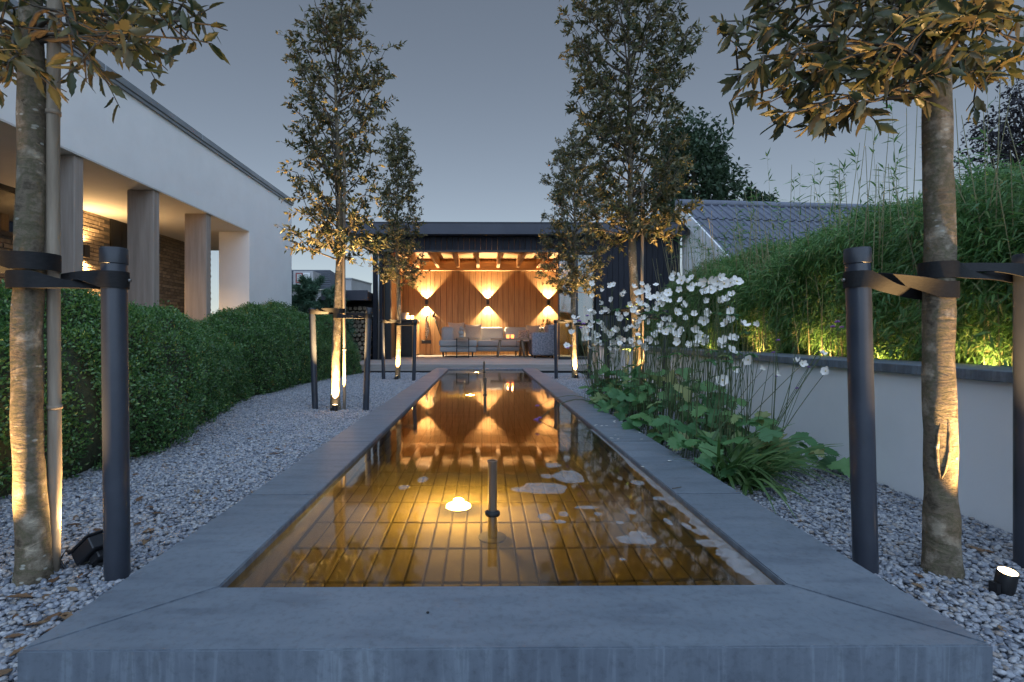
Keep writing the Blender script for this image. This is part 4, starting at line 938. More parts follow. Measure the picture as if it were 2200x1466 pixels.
# support poles tied to three of the oaks
def pole(x0, y0, x1, y1, z1, r, label):
    t = empty('support_pole', (x0, y0, 0), label, 'pole', 'wooden support poles tied to the trunks'); n = 14; pts = []; rd = []
    for i in range(n):
        u = i/(n-1); pts.append((x0+(x1-x0)*u + .003*math.sin(u*9), y0+(y1-y0)*u, -.02+(z1+.02)*u)); rd.append(r*(1.08 if i % 4 == 2 else 1.0))
    MB().tube(pts, rd, 14).build('cane', m_pole, t, True)
    for i in (3, 8): MB().tube([Vector(pts[i])-Vector((0, 0, .006)), Vector(pts[i])+Vector((0, 0, .006))], r*1.16, 14).build('node_ring', m_pole, t, True)
p_ = onz(112, 1232, 0); pole(p_.x+.0, p_.y+.005, NL[0]+.072, NL[1]-.005, 2.2, .0165, 'split bamboo pole tied to the nearest left oak')
pole(ML[0]+.058, ML[1]+.02, ML[0]+.055, ML[1]+.02, 2.55, .014, 'thin wooden pole beside the tall slender oak')
pole(MR[0]+.066, MR[1]+.02, MR[0]+.062, MR[1]+.02, 2.3, .015, 'thin reddish pole beside the broad oak behind the anemones')

# stakes, straps
def stake(bx, by, tx, ty, h, r, label):
    t = empty('tree_stake', (bx, by, 0), label, 'stake', 'round tree stakes'); d = Vector((tx-bx, ty-by, h)); k = (h-.036)/h
    MB().tube([(bx - d.x*.03, by - d.y*.03, -.03), (bx+d.x*.5, by+d.y*.5, h*.5), (bx+d.x*k, by+d.y*k, h*k)], r, 28).build('tube', m_stake, t, 'auto')
    a = Vector((bx, by, 0)); MB().tube([a+d*(k-.012), a+d*(k-.010), a+d*.995, a+d], [r*1.02, r*1.09, r*1.09, r*.98], 28).build('cap', m_cap, t, 'auto')
    return (bx, by, tx, ty, h, r)
def strap(S, T, rt, zs, zt, label, w=.048):
    """rubber band crossing between stake and trunk in a figure of eight"""
    u = zs/S[4]; s = Vector((S[0]+(S[2]-S[0])*u, S[1]+(S[3]-S[1])*u, zs)); tt = Vector((T[0], T[1], zt)); rs = S[5]+.003; rt += .003
    ax = (tt-s); ax.z = 0; D = ax.length; ax.normalize(); pr = Vector((-ax.y, ax.x, 0)); pts = []; beta = math.acos(min(.99, (rs+rt)/D))
    n = 13
    for i in range(n):                                           # round the stake
        a = beta + (2*math.pi-2*beta)*i/(n-1); pts.append((s + (ax*math.cos(a)+pr*math.sin(a))*rs, 0))
    e = pts[-1][0]; b0 = tt + (-ax*math.cos(beta) + pr*math.sin(beta))*rt
    for i in range(1, 12): f = i/12; pts.append((e.lerp(b0, f) + Vector((0, 0, -.012*math.sin(f*3.14))), .9*math.sin(f*3.14)))
    for i in range(n):                                           # round the trunk
        a = math.pi - beta - (2*math.pi-2*beta)*i/(n-1); pts.append((tt + (ax*math.cos(a)+pr*math.sin(a))*rt, 0))
    e = pts[-1][0]; b0 = pts[0][0]
    for i in range(1, 12): f = i/12; pts.append((e.lerp(b0, f) + Vector((0, 0, .016*math.sin(f*3.14))), -.75*math.sin(f*3.14)))
    m = MB(); k = len(pts); th = .0016
    for i, (p, tw) in enumerate(pts):
        tg = (pts[(i+1) % k][0] - pts[i-1][0]).normalized(); sd_ = tg.cross(Vector((0, 0, 1))).normalized(); up = sd_.cross(tg)
        a = up*math.cos(tw) + sd_*math.sin(tw); b = sd_*math.cos(tw) - up*math.sin(tw); hw = w/2*(1-.25*abs(tw))
        m.v += [tuple(p+a*hw+b*th), tuple(p+b*(th+.001)), tuple(p-a*hw+b*th), tuple(p-a*hw-b*th), tuple(p-b*th), tuple(p+a*hw-b*th)]
    for i in range(k):
        j = (i+1) % k
        for q in range(6): m.f.append((i*6+q, i*6+(q+1) % 6, j*6+(q+1) % 6, j*6+q))
    t = empty('tree_strap', tuple(s), label, 'strap', 'black rubber tree straps'); o = m.build('band', m_rubber, t, 'auto')
    q = s - ax*(rs+.004); MB().tube([q, q-ax*.006], .005, 8).build('nail', m_steel, t)
s1 = stake(*onz(252, 1243, 0)[:2], *aty(245, 540, 1.53)[:2], .955, .0325, 'dark grey stake beside the nearest left oak, floodlight at its foot')
s0 = stake(-1.56, 1.50, -1.555, 1.50, .95, .0325, 'dark grey stake left of the nearest left oak')
strap(s1, (NL[0]+.014, NL[1]-.004), .056, .862, .858, 'black strap between the nearest left oak and the floodlit stake')
strap(s0, (NL[0]+.014, NL[1]-.004), .057, .905, .91, 'black strap leaving the nearest left oak towards the picture edge')
s2 = stake(1.137, 1.55, 1.112, 1.55, .962, .0325, 'dark grey stake between the pond and the nearest right oak'); s3 = stake(1.655, 1.58, 1.655, 1.58, .95, .0325, 'dark grey stake at the right picture edge')
strap(s2, (NR[0]-.011, NR[1]), .0435, .868, .835, 'black strap sagging from the pondside stake to the nearest right oak'); strap(s3, (NR[0]-.011, NR[1]), .0435, .89, .893, 'black strap from the nearest right oak to the stake at the picture edge')
def pair(l, r, T, Y, z, names, rt, lean=.03):
    for q, s_, nm in ((l, 1, names[0]), (r, -1, names[1])):
        b = onz(q[0], q[1], 0); S = stake(b.x, b.y, b.x - s_*lean, b.y, .97, .029, nm[0]); strap(S, T, rt, z + (.01 if s_ > 0 else -.035), z + (.015 if s_ > 0 else -.03), nm[1], .045)
pair((677, 880), (786, 883), (ML[0]+.012, ML[1]), 5, .925, (('grey stake on the hedge side of the tall slender oak', 'strap on the hedge side of the tall slender oak'), ('grey stake on the pond side of the tall slender oak', 'strap on the pond side of the tall slender oak')), .052)
pair((824, 816), (889, 819), (FL[0], FL[1]), 8.6, .93, (('grey stake left of the slim oak by the cabinet', 'strap left of the slim oak by the cabinet'), ('grey stake right of the slim oak by the cabinet', 'strap right of the slim oak by the cabinet')), .040, .02)
pair((1195, 815), (1266, 815), (FR[0], FR[1]), 8.8, .93, (('grey stake left of the dense oak by the glass door', 'strap left of the dense oak by the glass door'), ('grey stake right of the dense oak by the glass door', 'strap right of the dense oak by the glass door')), .044, .01)
pair((1305, 868), (1428, 870), (MR[0]+.012, MR[1]), 5.2, .93, (('grey stake standing in the anemones left of the broad oak', 'strap among the anemones left of the broad oak'), ('grey stake standing in the anemones right of the broad oak', 'strap among the anemones right of the broad oak')), .058, .01)

# uplights: round ground spots at each oak and a floodlight at the left
def ground_spot(x, y, ax, ay, az, watts, label, r=.022, h=.05, size=60, off=.03):
    t = empty('ground_spotlight', (x, y, 0), label, 'lamp', 'round ground spotlights at the oaks'); d = (Vector((ax, ay, az)) - Vector((x, y, h))).normalized()
    c = Vector((x, y, h*.55)); b = c + d*(-h*.5); e = c + d*(h*.55)
    MB().tube([b, b+d*.004, e-d*.002, e, e-d*.006], [r*.7, r, r, r*.93, r*.86], 20, axis=d).build('housing', m_dark, t, 'auto')
    MB().tube([e-d*.0055, e-d*.001], r*.86, 20).build('lens', m_glow, t)
    Box('bracket', m_dark, t, x-r*1.5, x-r*1.05, y-.012, y+.012, -.01, h*.55)
    spot('uplight', tuple(e+d*.004), (ax, ay, az), watts, size, .5, .012, WARM, t)
b = onz(2160, 1278, 0); ground_spot(b.x, b.y, NR[0]+.02, NR[1]-.62, 2.2, 80, 'lit round black ground spotlight by the nearest right oak', .023, .062, 90)
b = onz(721, 884, 0); ground_spot(b.x+.0, b.y-.02, ML[0], ML[1]-.02, 2.6, 430, 'lit ground spotlight at the foot of the tall slender oak', .026, .06, 70)
b = onz(853, 816, 0); ground_spot(b.x, FL[1]-.12, FL[0], FL[1]-.02, 2.4, 300, 'lit ground spotlight at the foot of the slim oak by the cabinet', .03, .06, 70)
b = onz(1235, 814, 0); ground_spot(b.x+.03, FR[1]-.12, FR[0], FR[1]-.02, 2.4, 300, 'lit ground spotlight at the foot of the dense oak by the glass door', .03, .06, 70)
ground_spot(MR[0]-.03, MR[1]-.17, MR[0], MR[1]-.02, 2.6, 640, 'lit ground spotlight among anemone leaves at the broad oak', .03, .06, 52)
ground_spot(-1.46, 1.36, NL[0]-.02, NL[1]-.03, 1.1, 42, 'ground spotlight on the outer side of the nearest left oak', .023, .06, 100)
fl = onz(195, 1222, 0)
t = empty('floodlight', (fl.x, fl.y, 0), 'black square floodlight with cable lying by the left stake', 'lamp')
aim = Vector((NL[0]+.02, NL[1]+.14, .19)); c = Vector((fl.x+.005, fl.y+.02, .062)); d = (aim-c).normalized()
rot = d.to_track_quat('Z', 'X').to_matrix().to_4x4(); M4 = Matrix.Translation(c) @ rot
def fbox(*a, bev=.003):
    m = MB().box(*a, bev=bev); m.v = [tuple(M4 @ Vector(v)) for v in m.v]; return m
fbox(-.05, .05, -.045, .045, -.022, .018).build('housing', m_black, t); fbox(-.024, .024, -.024, .024, -.045, -.0225).build('driver_box', m_black, t); fbox(-.055, .055, -.05, .05, .0185, .026).build('rim', m_black, t); fbox(-.042, .042, -.038, .038, .0265, .0285, bev=0).build('lens', m_glow, t)
MB().box(c.x-.045, c.x+.045, c.y-.008, c.y+.008, -.01, .012).build('foot', m_black, t)
fw = fl + Vector((-.03, .03, .0)); MB().tube([M4 @ Vector((0, 0, -.04)), M4 @ Vector((-.02, .03, -.07)) + Vector((-.035, 0, .015)), Vector((fl.x-.075, fl.y, .055)), Vector((fl.x-.085, fl.y-.01, .03)), Vector((fl.x-.06, fl.y-.02, .008)), Vector((fl.x-.02, fl.y-.025, -.005))], .004, 8).build('cable', m_black, t, True)
spot('uplight', tuple(c + d*.034), tuple(aim), 16, 120, .5, .03, WARM, t)

# ================================================================== box hedges
def hedge(label, axis, hw, ht, n, L, seed):
    """axis: list of (x, y); hw half width, ht height tables along the axis"""
    rng = np.random.default_rng(seed); A = np.array(axis); m = len(A); base = A[m//2]
    t = empty('box_hedge', (base[0], base[1], 0), label, 'hedge', 'clipped box hedges along the gravel')
    def at(s, th):
        u = s*(m-1); i = min(int(u), m-2); f = u-i; c = A[i]*(1-f)+A[i+1]*f; tg = A[min(i+1, m-1)]-A[i]; tg = tg/np.linalg.norm(tg); sd_ = np.array([tg[1], -tg[0]])
        e = min(s, 1-s)*2; end = min(1, (1-(1-min(1, e*3.2))**2.4))**.5
        W_ = np.interp(s, np.linspace(0, 1, len(hw)), hw)*max(.03, end); H_ = np.interp(s, np.linspace(0, 1, len(ht)), ht)*max(.25, end**.55)
        ct, st = math.cos(th), math.sin(th); k = 2/2.15; x = W_*math.copysign(abs(ct)**k, ct); z = H_*abs(st)**k
        x *= 1 - .10*max(0, (1-z/H_*2.2))                        # tuck in near the ground
        p = np.array([c[0]+sd_[0]*x, c[1]+sd_[1]*x, z]); q = np.array([sd_[0]*ct, sd_[1]*ct, st*1.1]); q /= np.linalg.norm(q)
        b = noise.noise((p[0]*2.0+seed, p[1]*2.0, p[2]*2.0))*.13 + noise.noise((p[0]*3.6+seed, p[1]*3.6, p[2]*3.6))*.06 + noise.noise((p[0]*7, p[1]*7+seed, p[2]*7))*.055
        return p + q*b, q
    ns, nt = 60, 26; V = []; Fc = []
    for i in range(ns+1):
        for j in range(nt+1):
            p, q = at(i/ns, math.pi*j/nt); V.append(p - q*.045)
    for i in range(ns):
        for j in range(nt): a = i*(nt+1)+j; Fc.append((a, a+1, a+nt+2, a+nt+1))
    link('twig_shade_core', np_mesh('twig_shade_core', V, Fc, None, True), m_boxcore, t)  # closed dark shell: shade among the inner twigs painted into its colour
    P = np.empty((n, 3)); Q = np.empty((n, 3))
    ss = rng.random(n); tt = np.where(rng.random(n) < .86, rng.uniform(0, 1.9, n), rng.uniform(1.9, 3.1, n))
    for i in range(n):
        p, q = at(ss[i], tt[i]); P[i] = p; Q[i] = q
    # sprigs: leaves gather in little tufts that stand proud by different amounts
    pr = rng.normal(0, .018, n) - .006 + .03*(rng.random(n) < .06); P = P + Q*pr[:, None]; k = 3
    P3 = np.repeat(P, k, 0) + rng.normal(0, L*.55, (n*k, 3)); Q3 = np.repeat(Q, k, 0)
    D3 = Q3*rng.uniform(.1, 1, (n*k, 1)) + rng.normal(0, .7, (n*k, 3)) + np.array([0, 0, .25]); ok = P3[:, 2] > .01
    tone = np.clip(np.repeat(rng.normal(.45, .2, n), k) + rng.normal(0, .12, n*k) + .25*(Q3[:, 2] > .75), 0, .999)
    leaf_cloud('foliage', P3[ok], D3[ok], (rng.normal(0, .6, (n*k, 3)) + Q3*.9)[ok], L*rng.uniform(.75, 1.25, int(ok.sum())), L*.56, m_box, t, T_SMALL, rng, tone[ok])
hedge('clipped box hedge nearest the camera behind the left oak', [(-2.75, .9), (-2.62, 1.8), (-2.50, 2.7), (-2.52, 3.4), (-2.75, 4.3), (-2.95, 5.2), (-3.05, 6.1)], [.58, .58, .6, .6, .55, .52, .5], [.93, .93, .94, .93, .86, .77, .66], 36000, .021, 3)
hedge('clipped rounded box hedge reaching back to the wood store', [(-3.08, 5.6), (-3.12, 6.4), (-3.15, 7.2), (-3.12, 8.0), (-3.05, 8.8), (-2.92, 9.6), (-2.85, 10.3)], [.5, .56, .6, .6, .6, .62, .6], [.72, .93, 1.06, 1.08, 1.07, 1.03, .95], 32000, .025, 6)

# ================================================================== bamboo behind the wall
def bamboo():
    rng = np.random.default_rng(17); t = empty('bamboo_hedge', (2.7, 4, .44), 'dense overhanging green bamboo hedge behind the white wall', 'bamboo')
    n = 24000; Y = rng.uniform(.9, 7.0, n); u = rng.random(n)
    H = np.array([1.44 + .09*noise.noise((y*1.3, 3.1, 0)) + .05*noise.noise((y*4.0, 1, 0)) for y in Y]) * np.clip(1 - np.clip((Y-6.0)/1.0, 0, 1)**2*.28, .5, 1)
    front = rng.random(n) < .72
    zf = .50 + (H-.50)*u**.9; bul = np.array([noise.noise((y*2.2, z*2.2, 4.))*.17 + noise.noise((y*6, z*6, 9.))*.09 for y, z in zip(Y, zf)])
    # the face leans out over the cap half way up and rounds over at the top
    xf = 2.32 - .12*np.sin(np.clip((zf-.5)/(H-.5), 0, 1)*2.6) + .30*np.clip((zf-(H-.22))/.22, 0, 1)**2 - bul
    xt = rng.uniform(2.45, 3.3, n); X = np.where(front, xf, xt); Z = np.where(front, zf, H + np.array([noise.noise((x*3, y*3, 1.))*.08 for x, y in zip(xt, Y)]))
    X += rng.exponential(.05, n)*front; k = 5
    P = np.repeat(np.c_[X, Y, Z], k, 0) + rng.normal(0, .035, (n*k, 3)); f3 = np.repeat(front, k)
    D = np.where(f3[:, None], np.array([-.55, 0, -.55]), np.array([-.1, 0, .35])) + rng.normal(0, .55, (n*k, 3))
    tone = np.clip(np.repeat(rng.normal(.45, .22, n), k) + rng.normal(0, .2, n*k), 0, .999)
    leaf_cloud('foliage', P, D, rng.normal(0, .5, P.shape) + np.array([-.5, 0, .9]), rng.uniform(.045, .095, n*k), rng.uniform(.007, .0115, n*k), m_bamboo, t, T_BAMBOO, rng, tone)
    V, Fc = [], []; ns, nt = 50, 12                               # inner leaf mass that closes the view through
    for i in range(ns+1):
        y = .8 + 6.1*i/ns; h = 1.36*(1 - max(0, (y-6)/1.0)**2*.28)
        for j, (xx, zz) in enumerate([(2.52, .44), (2.46, .6), (2.44, .8), (2.44, 1.0), (2.45, 1.2), (2.5, 1.38), (2.62, 1.46), (2.85, 1.48), (3.1, 1.45), (3.3, 1.3), (3.35, 1.0), (3.35, .7), (3.35, .44)]):
            b = noise.noise((y*3, zz*3, xx*3))*.07; V.append((xx-b, y, .44 + (zz-.44)*(h-.44)/1.06 + (b*.5 if zz > .5 else 0)))
    for i in range(ns):
        for j in range(nt): a = i*(nt+1)+j; Fc.append((a, a+1, a+nt+2, a+nt+1))
    link('inner_leaves', np_mesh('inner_leaves', V, Fc, np.zeros(len(V)), True), m_bamboo, t)
    lp, ld = [], []
    rc = random.Random(4)
    for i in range(150):                                          # culms at the face, seen low down between leaves
        y = rc.uniform(1.4, 6.6); x = rc.uniform(2.19, 2.36); h = rc.uniform(.9, 1.5)
        MB().tube([(x, y, .43), (x-.02+rc.uniform(-.04, .04), y+rc.uniform(-.05, .05), .43+h*.5), (x-.06+rc.uniform(-.08, .08), y+rc.uniform(-.12, .12), .43+h)], [.0032, .0026, .0014], 4, False).build('culm', m_culm, t)
    for i in range(85):                                           # tall bare culms above the hedge
        y = 1.7 + 5.0*rc.random()**.8; x = rc.uniform(2.35, 3.1); z1 = 1.6 + rc.uniform(.15, .62); lx, ly = rc.uniform(-.09, .09), rc.uniform(-.12, .12)
        pts = [(x, y, 1.2), (x+lx*.3, y+ly*.3, 1.5), (x+lx, y+ly, z1)]
        MB().tube(pts, [.0026, .0017, .0006], 4, False).build('culm', m_culm, t)
        for j in range(rc.randint(6, 14)):
            f = rc.uniform(.25, 1); q = np.array(pts[1])*(1-f) + np.array(pts[2])*f
            for w in range(rc.randint(1, 2)): lp.append(q); ld.append((rc.uniform(-1, 1), rc.uniform(-1, 1), rc.uniform(-.1, .8)))
    leaf_cloud('culm_leaves', lp, ld, rng.normal(0, .4, (len(lp), 3)) + np.array([0, 0, 1]), rng.uniform(.05, .11, len(lp)), .012, m_bamboo, t, T_BAMBOO, rng)
bamboo()
for Y, wt in ((5.15, 9), (4.25, 9), (3.45, 12), (2.85, 9), (2.28, 12)):
    t = empty('bamboo_uplight', (2.16, Y, .44), 'small ground lamp behind the wall cap lighting the bamboo, %s' % {5.15: 'farthest of five', 4.25: 'second from the far end', 3.45: 'middle of five', 2.85: 'second from the near end', 2.28: 'nearest of five'}[Y], 'lamp', 'bamboo uplights behind the wall')
    MB().lathe((2.16, Y, .44), [(0, 0), (.02, 0), (.024, .03), (.022, .035), (0, .03)], 14).build('housing', m_dark, t, 'auto'); MB().lathe((2.16, Y, .471), [(0, 0), (.018, 0), (.018, .002), (0, .003)], 14).build('lens', m_glow, t)
    spot('uplight', (2.165, Y, .48), (2.34, Y, 1.3), wt, 120, .6, .015, WARM, t)

# ================================================================== trees and shrubs in the background
def far_tree(nm, label, x, y, z0, z1, rx, n, L, mat, seed, trunk=.14, cl=70):
    rng = np.random.default_rng(seed); t = empty(nm, (x, y, 0), label, 'tree'); zc = (z0+z1)/2; hz = (z1-z0)/2
    MB().tube([(x, y, -.05), (x+.1, y, zc*.6), (x, y, zc+.3*hz)], [trunk, trunk*.75, trunk*.3], 10).build('trunk', m_bark, t, True)
    d = nrm(rng.normal(0, 1, (cl, 3))); C = np.array([x, y, zc]) + d*np.array([rx, rx, hz])*rng.uniform(.35, .92, (cl, 1)); lb = MB()
    for c in C: lb.tube([(x, y, zc*.7), (np.array([x, y, zc*.9]) + c)/2, c], [trunk*.28, trunk*.14, .01], 4, False)
    lb.build('limbs', m_twig, t)
    i = rng.integers(0, cl, n); P = C[i] + nrm(rng.normal(0, 1, (n, 3)))*(rng.random((n, 1))**.5)*np.array([rx, rx, hz])*.30
    leaf_cloud('foliage', P, rng.normal(0, 1, (n, 3)) + np.array([0, 0, .2]), rng.normal(0, .6, (n, 3)) + np.array([0, 0, 1]), L*rng.uniform(.7, 1.3, n), L*.5, mat, t, T_SMALL, rng)
c = aty(1490, 400, 20); far_tree('broadleaf_tree', 'dark green leafy tree rising behind the tiled roof', c.x, 20, 3.6, 9.4, 1.9, 9000, .22, m_treefar, 41)
c = aty(1625, 425, 19); far_tree('small_tree', 'small round tree top showing over the roof ridge', c.x, 19, 3.9, 6.3, .75, 2600, .18, m_treefar, 42, .1, 40)
c = aty(2225, 300, 9); far_tree('plum_tree', 'dark purple leaved tree behind the bamboo at the right edge', c.x, 9, 2.6, 5.3, 1.05, 6500, .085, m_purple, 43, .1, 80)
def cypress(label, x, y, h, rx, n, seed):
    rng = np.random.default_rng(seed); t = empty('conifer_shrub', (x, y, 0), label, 'shrub', 'feathery conifers behind the hedge'); MB().tube([(x, y, -.05), (x, y, h*.8)], [.05, .012], 8).build('trunk', m_twig, t, True)
    P, D = [], []; lb = MB()
    for k in range(70):
        z = rng.uniform(.1, 1)*h; a = rng.uniform(0, 6.28); r = rx*(1.05-.75*z/h)*rng.uniform(.7, 1.1); s = np.array([x, y, z*.8]); e = np.array([x+math.cos(a)*r, y+math.sin(a)*r, z]); mid = (s+e)/2 + np.array([0, 0, .18]); lb.tube([s, mid, e], [.008, .005, .002], 4, False)
        for j in range(n//70):
            u = rng.uniform(.15, 1.05); q = bez(s, mid, e, u); P.append(q + rng.normal(0, .03, 3)); D.append((e-s)/np.linalg.norm(e-s)*.6 + rng.normal(0, .5, 3) + np.array([0, 0, -.35]))
    lb.build('limbs', m_twig, t); P = np.array(P); leaf_cloud('foliage', P, D, rng.normal(0, .5, P.shape) + np.array([0, 0, 1]), rng.uniform(.06, .13, len(P)), .018, m_fir, t, T_BAMBOO, rng)
cypress('feathery blue green conifer beside the white house corner', -3.85, 11.9, 2.0, .8, 26000, 51); cypress('feathery conifer partly behind the slender oak trunk', -3.25, 11.35, 1.75, .6, 18000, 52); cypress('low feathery conifer in front of the wood store', -4.7, 12.6, 1.9, .7, 14000, 53)

# ================================================================== anemones, sedge, verbena
def lobed_leaf():
    V = [(0, 0, 0)]; n = 40; out = []
    for i in range(n+1):
        a = -2.5 + 5.0*i/n; lobe = .40 + .60*abs(math.cos(a*1.5))**.8; tooth = 1 + (.10 if i % 2 else -.08); r = lobe*tooth*(1 if abs(a) < 2.2 else .75)
        x, y = .28 + .72*r*math.cos(a)*.95, .62*r*math.sin(a); out.append((x, y, -.16*(x*x+y*y) + .05*abs(math.sin(a*1.5))))
    V += [(.35, 0, -.03)] + out; Fc = []
    for i in range(n): Fc.append((1, 2+i, 3+i))
    Fc += [(0, 2, 1), (0, 1, 2+n)]
    return np.array(V), np.array(Fc)
LV, LF = lobed_leaf(); anl = []
for k in range(4):
    v = LV.copy(); v[:, 2] = v[:, 2]*(.6+.5*k) + .05*np.sin(v[:, 0]*7+k)*np.cos(v[:, 1]*6); v[:, 1] *= (1, .85, 1.1, .7)[k]
    anl.append(np_mesh('leaf', v, LF, np.full(len(v), .23*k), True)); anl[-1].materials.append(m_anleaf)
def petal_flower(seed, np_=5, cup=.35):
    rg_ = random.Random(seed); m = MB()
    for i in range(np_):
        a = 2*math.pi*i/np_ + rg_.uniform(-.12, .12); l = rg_.uniform(.85, 1.1); w = rg_.uniform(.36, .46); c_, s_ = math.cos(a), math.sin(a); k = len(m.v); cu_ = cup*rg_.uniform(.6, 1.3)
        for r, ww in ((.08, .08), (.38, w*.85), (.7, w), (.93, w*.6), (1.0, w*.15)):
            for s in (-1, 0, 1):
                x, y = r*l, s*ww; z = cu_*r*r*.9 + (.06 if s else 0) + .02*i/np_; m.v.append((x*c_-y*s_, x*s_+y*c_, z))
        for q in range(4):
            for s in range(2): b = k+q*3+s; m.f.append((b, b+3, b+4, b+1))
    me = m.mesh('flower', True); me.materials.append(m_petal); return me
fls = [petal_flower(1), petal_flower(2, 6, .25), petal_flower(3, 5, .75), petal_flower(4, 5, 1.5)]
cen = MB().ball((0, 0, .06), .17, 1, (1, 1, .55)).mesh('flower_centre'); cen.materials.append(m_yellow)
bud = MB().ball((0, 0, 0), .0075, 1).mesh('bud'); bud.materials.append(m_stem)
ZQ = 2.618
fpos = [(705,130),(745,165),(800,150),(600,190),(785,220),(875,180),(905,180),(945,170),(985,185),(1055,170),(925,215),(1025,245),(880,280),(990,275),(740,275),(415,235),(350,270),(500,230),(520,185),(470,200),(555,260),(545,305),(505,275),(600,300),(650,270),(295,345),(340,335),(385,350),(645,385),(765,315),(815,355),(890,335),(770,375),(870,390),(740,440),(1090,418),(1170,412),(970,520),(1025,558),(1120,612),(320,450),(270,475),(245,550),(200,480),(135,370),(165,375),(230,340),(425,445),(460,430),(490,430),(400,375),(360,440),(575,500),(610,520),(530,540),(545,545),(465,505),(340,545),(380,545),(240,400),(280,400),(615,455),(590,470),(550,210),(1200,665),(1265,685),(1425,635),(1390,625),(1535,580),(1555,675),(975,725),(1035,670),(845,465),(820,440),(700,420),(715,345),(640,240),(670,235),(430,360),(100,530),(110,420),(480,320),(560,330),(500,470),(420,500),(630,420),(680,450),(550,400),(520,390),(725,140),(960,150),(690,150),(765,170),(310,440),(335,465),(450,300),(580,270),(300,410)]
rq = random.Random(5)
fpos += [(rq.uniform(230, 1040), rq.uniform(170, 540)) for _ in range(70)] + [(rq.uniform(120, 480), rq.uniform(340, 560)) for _ in range(14)]
an = empty('anemone_clump', (1.32, 3.6, 0), 'big clump of white flowering anemones beside the pond', 'flowers')
ra_ = random.Random(77)
def curve_stem(b, e, name, parent, r=.0022, sag=None):
    b, e = Vector(b), Vector(e); mid = b.lerp(e, .5) + Vector((ra_.uniform(-.03, .03), ra_.uniform(-.03, .03), .05 if sag is None else sag))
    pts = [b*(1-u)**2 + mid*2*u*(1-u) + e*u*u for u in (0, .2, .4, .6, .8, 1)]
    MB().tube(pts, [r*1.3, r*1.2, r*1.05, r*.9, r*.75, r*.6], 5, False).build(name, m_stem, parent, True); return pts
def put_leaf(parent, p, d, up, s, k=None, nm='leaf'):
    d = Vector(d).normalized(); sd_ = Vector(up).cross(d).normalized(); u_ = d.cross(sd_)
    link(nm, anl[ra_.randrange(4) if k is None else k], None, parent, Matrix.Translation(p) @ Matrix((d, sd_, u_)).transposed().to_4x4() @ Matrix.Scale(s, 4))
for (zx, zy) in fpos:
    px, py = 1180 + zx/ZQ, 540 + zy/ZQ
    if px > 1620: X = 1.62; Yv = max(2.35, X*F/(px-1037))
    else: X = ra_.uniform(1.12, 1.62); Yv = min(5.0, max(2.75, X*F/(px-1037)))
    p = aty(px, py, Yv); s = ra_.uniform(.022, .034)*(.72 if px > 1620 else 1); face = Vector((ra_.uniform(-.8, .6) - .2, ra_.uniform(-1.3, -.2), ra_.uniform(.0, .8))).normalized()
    q = face.to_track_quat('Z', 'Y').to_matrix().to_4x4() @ Matrix.Rotation(ra_.random()*6.28, 4, 'Z')
    k = ra_.choice((0, 1, 1, 2, 2, 2, 3, 3)); o = link('flower', fls[k], None, an, Matrix.Translation(p) @ q @ Matrix.Scale(s, 4))
    if k < 3: c = bpy.data.objects.new('flower_centre', cen); COL.objects.link(c); c.parent = o
    bx = max(1.08, min(1.55, p.x + ra_.uniform(-.12, .08) - (.35 if px > 1620 else 0))); by = min(5.0, max(2.55, p.y + ra_.uniform(-.2, .25)))
    curve_stem((bx, by, .0), p - face*.004, 'stem', an)
for i in range(60):                                               # buds and seed heads on side shoots
    zx, zy = ra_.choice(fpos[:64]); px, py = 1180 + (zx+ra_.uniform(-60, 90))/ZQ, 540 + (zy+ra_.uniform(-60, 60))/ZQ; X = ra_.uniform(1.15, 1.6); p = aty(px, py, min(5, max(2.8, X*F/(px-1037))))
    link('bud', bud, None, an, Matrix.Translation(p) @ Matrix.Scale(ra_.uniform(.6, 1.1), 4)); curve_stem(p - Vector((ra_.uniform(-.09, .09), ra_.uniform(-.08, .08), ra_.uniform(.15, .4))), p, 'side_shoot', an, .0012)
for i in range(90):                                               # bare uprights thicken the stand of stems
    bx, by = ra_.uniform(1.08, 1.5), ra_.uniform(2.6, 4.9); h = ra_.uniform(.55, .95); curve_stem((bx, by, 0), (bx+ra_.uniform(-.05, .16), by+ra_.uniform(-.1, .1), h), 'stem', an, .0019)
for i in range(300):                                              # basal leaf mound
    v = ra_.random(); Y = 2.45 + 2.75*v; w = .385*(1-.4*v); X = .985 + w + ra_.uniform(-1, 1)*w + .02*(1-v); edge = abs(X-.985-w)/w
    z = (.08 + .33*(1-edge**2)*min(1, .4+v*2.2)) * (ra_.uniform(.15, .7) if i % 2 else ra_.uniform(.6, 1.1)) + (.03 if X > 1.06 else .075)
    a = ra_.uniform(0, 6.28); o_ = Vector((X-.985-w, (Y-3.7)*.3, 0)); d = Vector((math.cos(a), math.sin(a), 0))*.7 + o_*1.6 + Vector((-.1, -.45, ra_.uniform(-.55, .15)))
    put_leaf(an, (X, Y, z), d, (ra_.uniform(-.6, .5), ra_.uniform(-1.0, .1), 1), ra_.uniform(.08, .13))
    if i % 2: curve_stem((max(1.03, X+ra_.uniform(-.05, .05)), Y+.06, 0), (X, Y, z), 'leaf_stalk', an, .0018, .02)
for i in range(48):                                               # small leaf whorls up the stems
    px, py = ra_.uniform(1250, 1620), ra_.uniform(640, 820); X = ra_.uniform(1.1, 1.55); p = aty(px, py, min(5, max(2.6, X*F/(px-1037))))
    for j in range(3): a = j*2.1+ra_.random(); put_leaf(an, p, (math.cos(a), math.sin(a), ra_.uniform(-.3, .3)), (0, 0, 1), ra_.uniform(.035, .06), 3, 'stem_leaf')
    curve_stem((p.x+ra_.uniform(-.05, .05), p.y+.05, .05), p, 'stem', an, .0018)

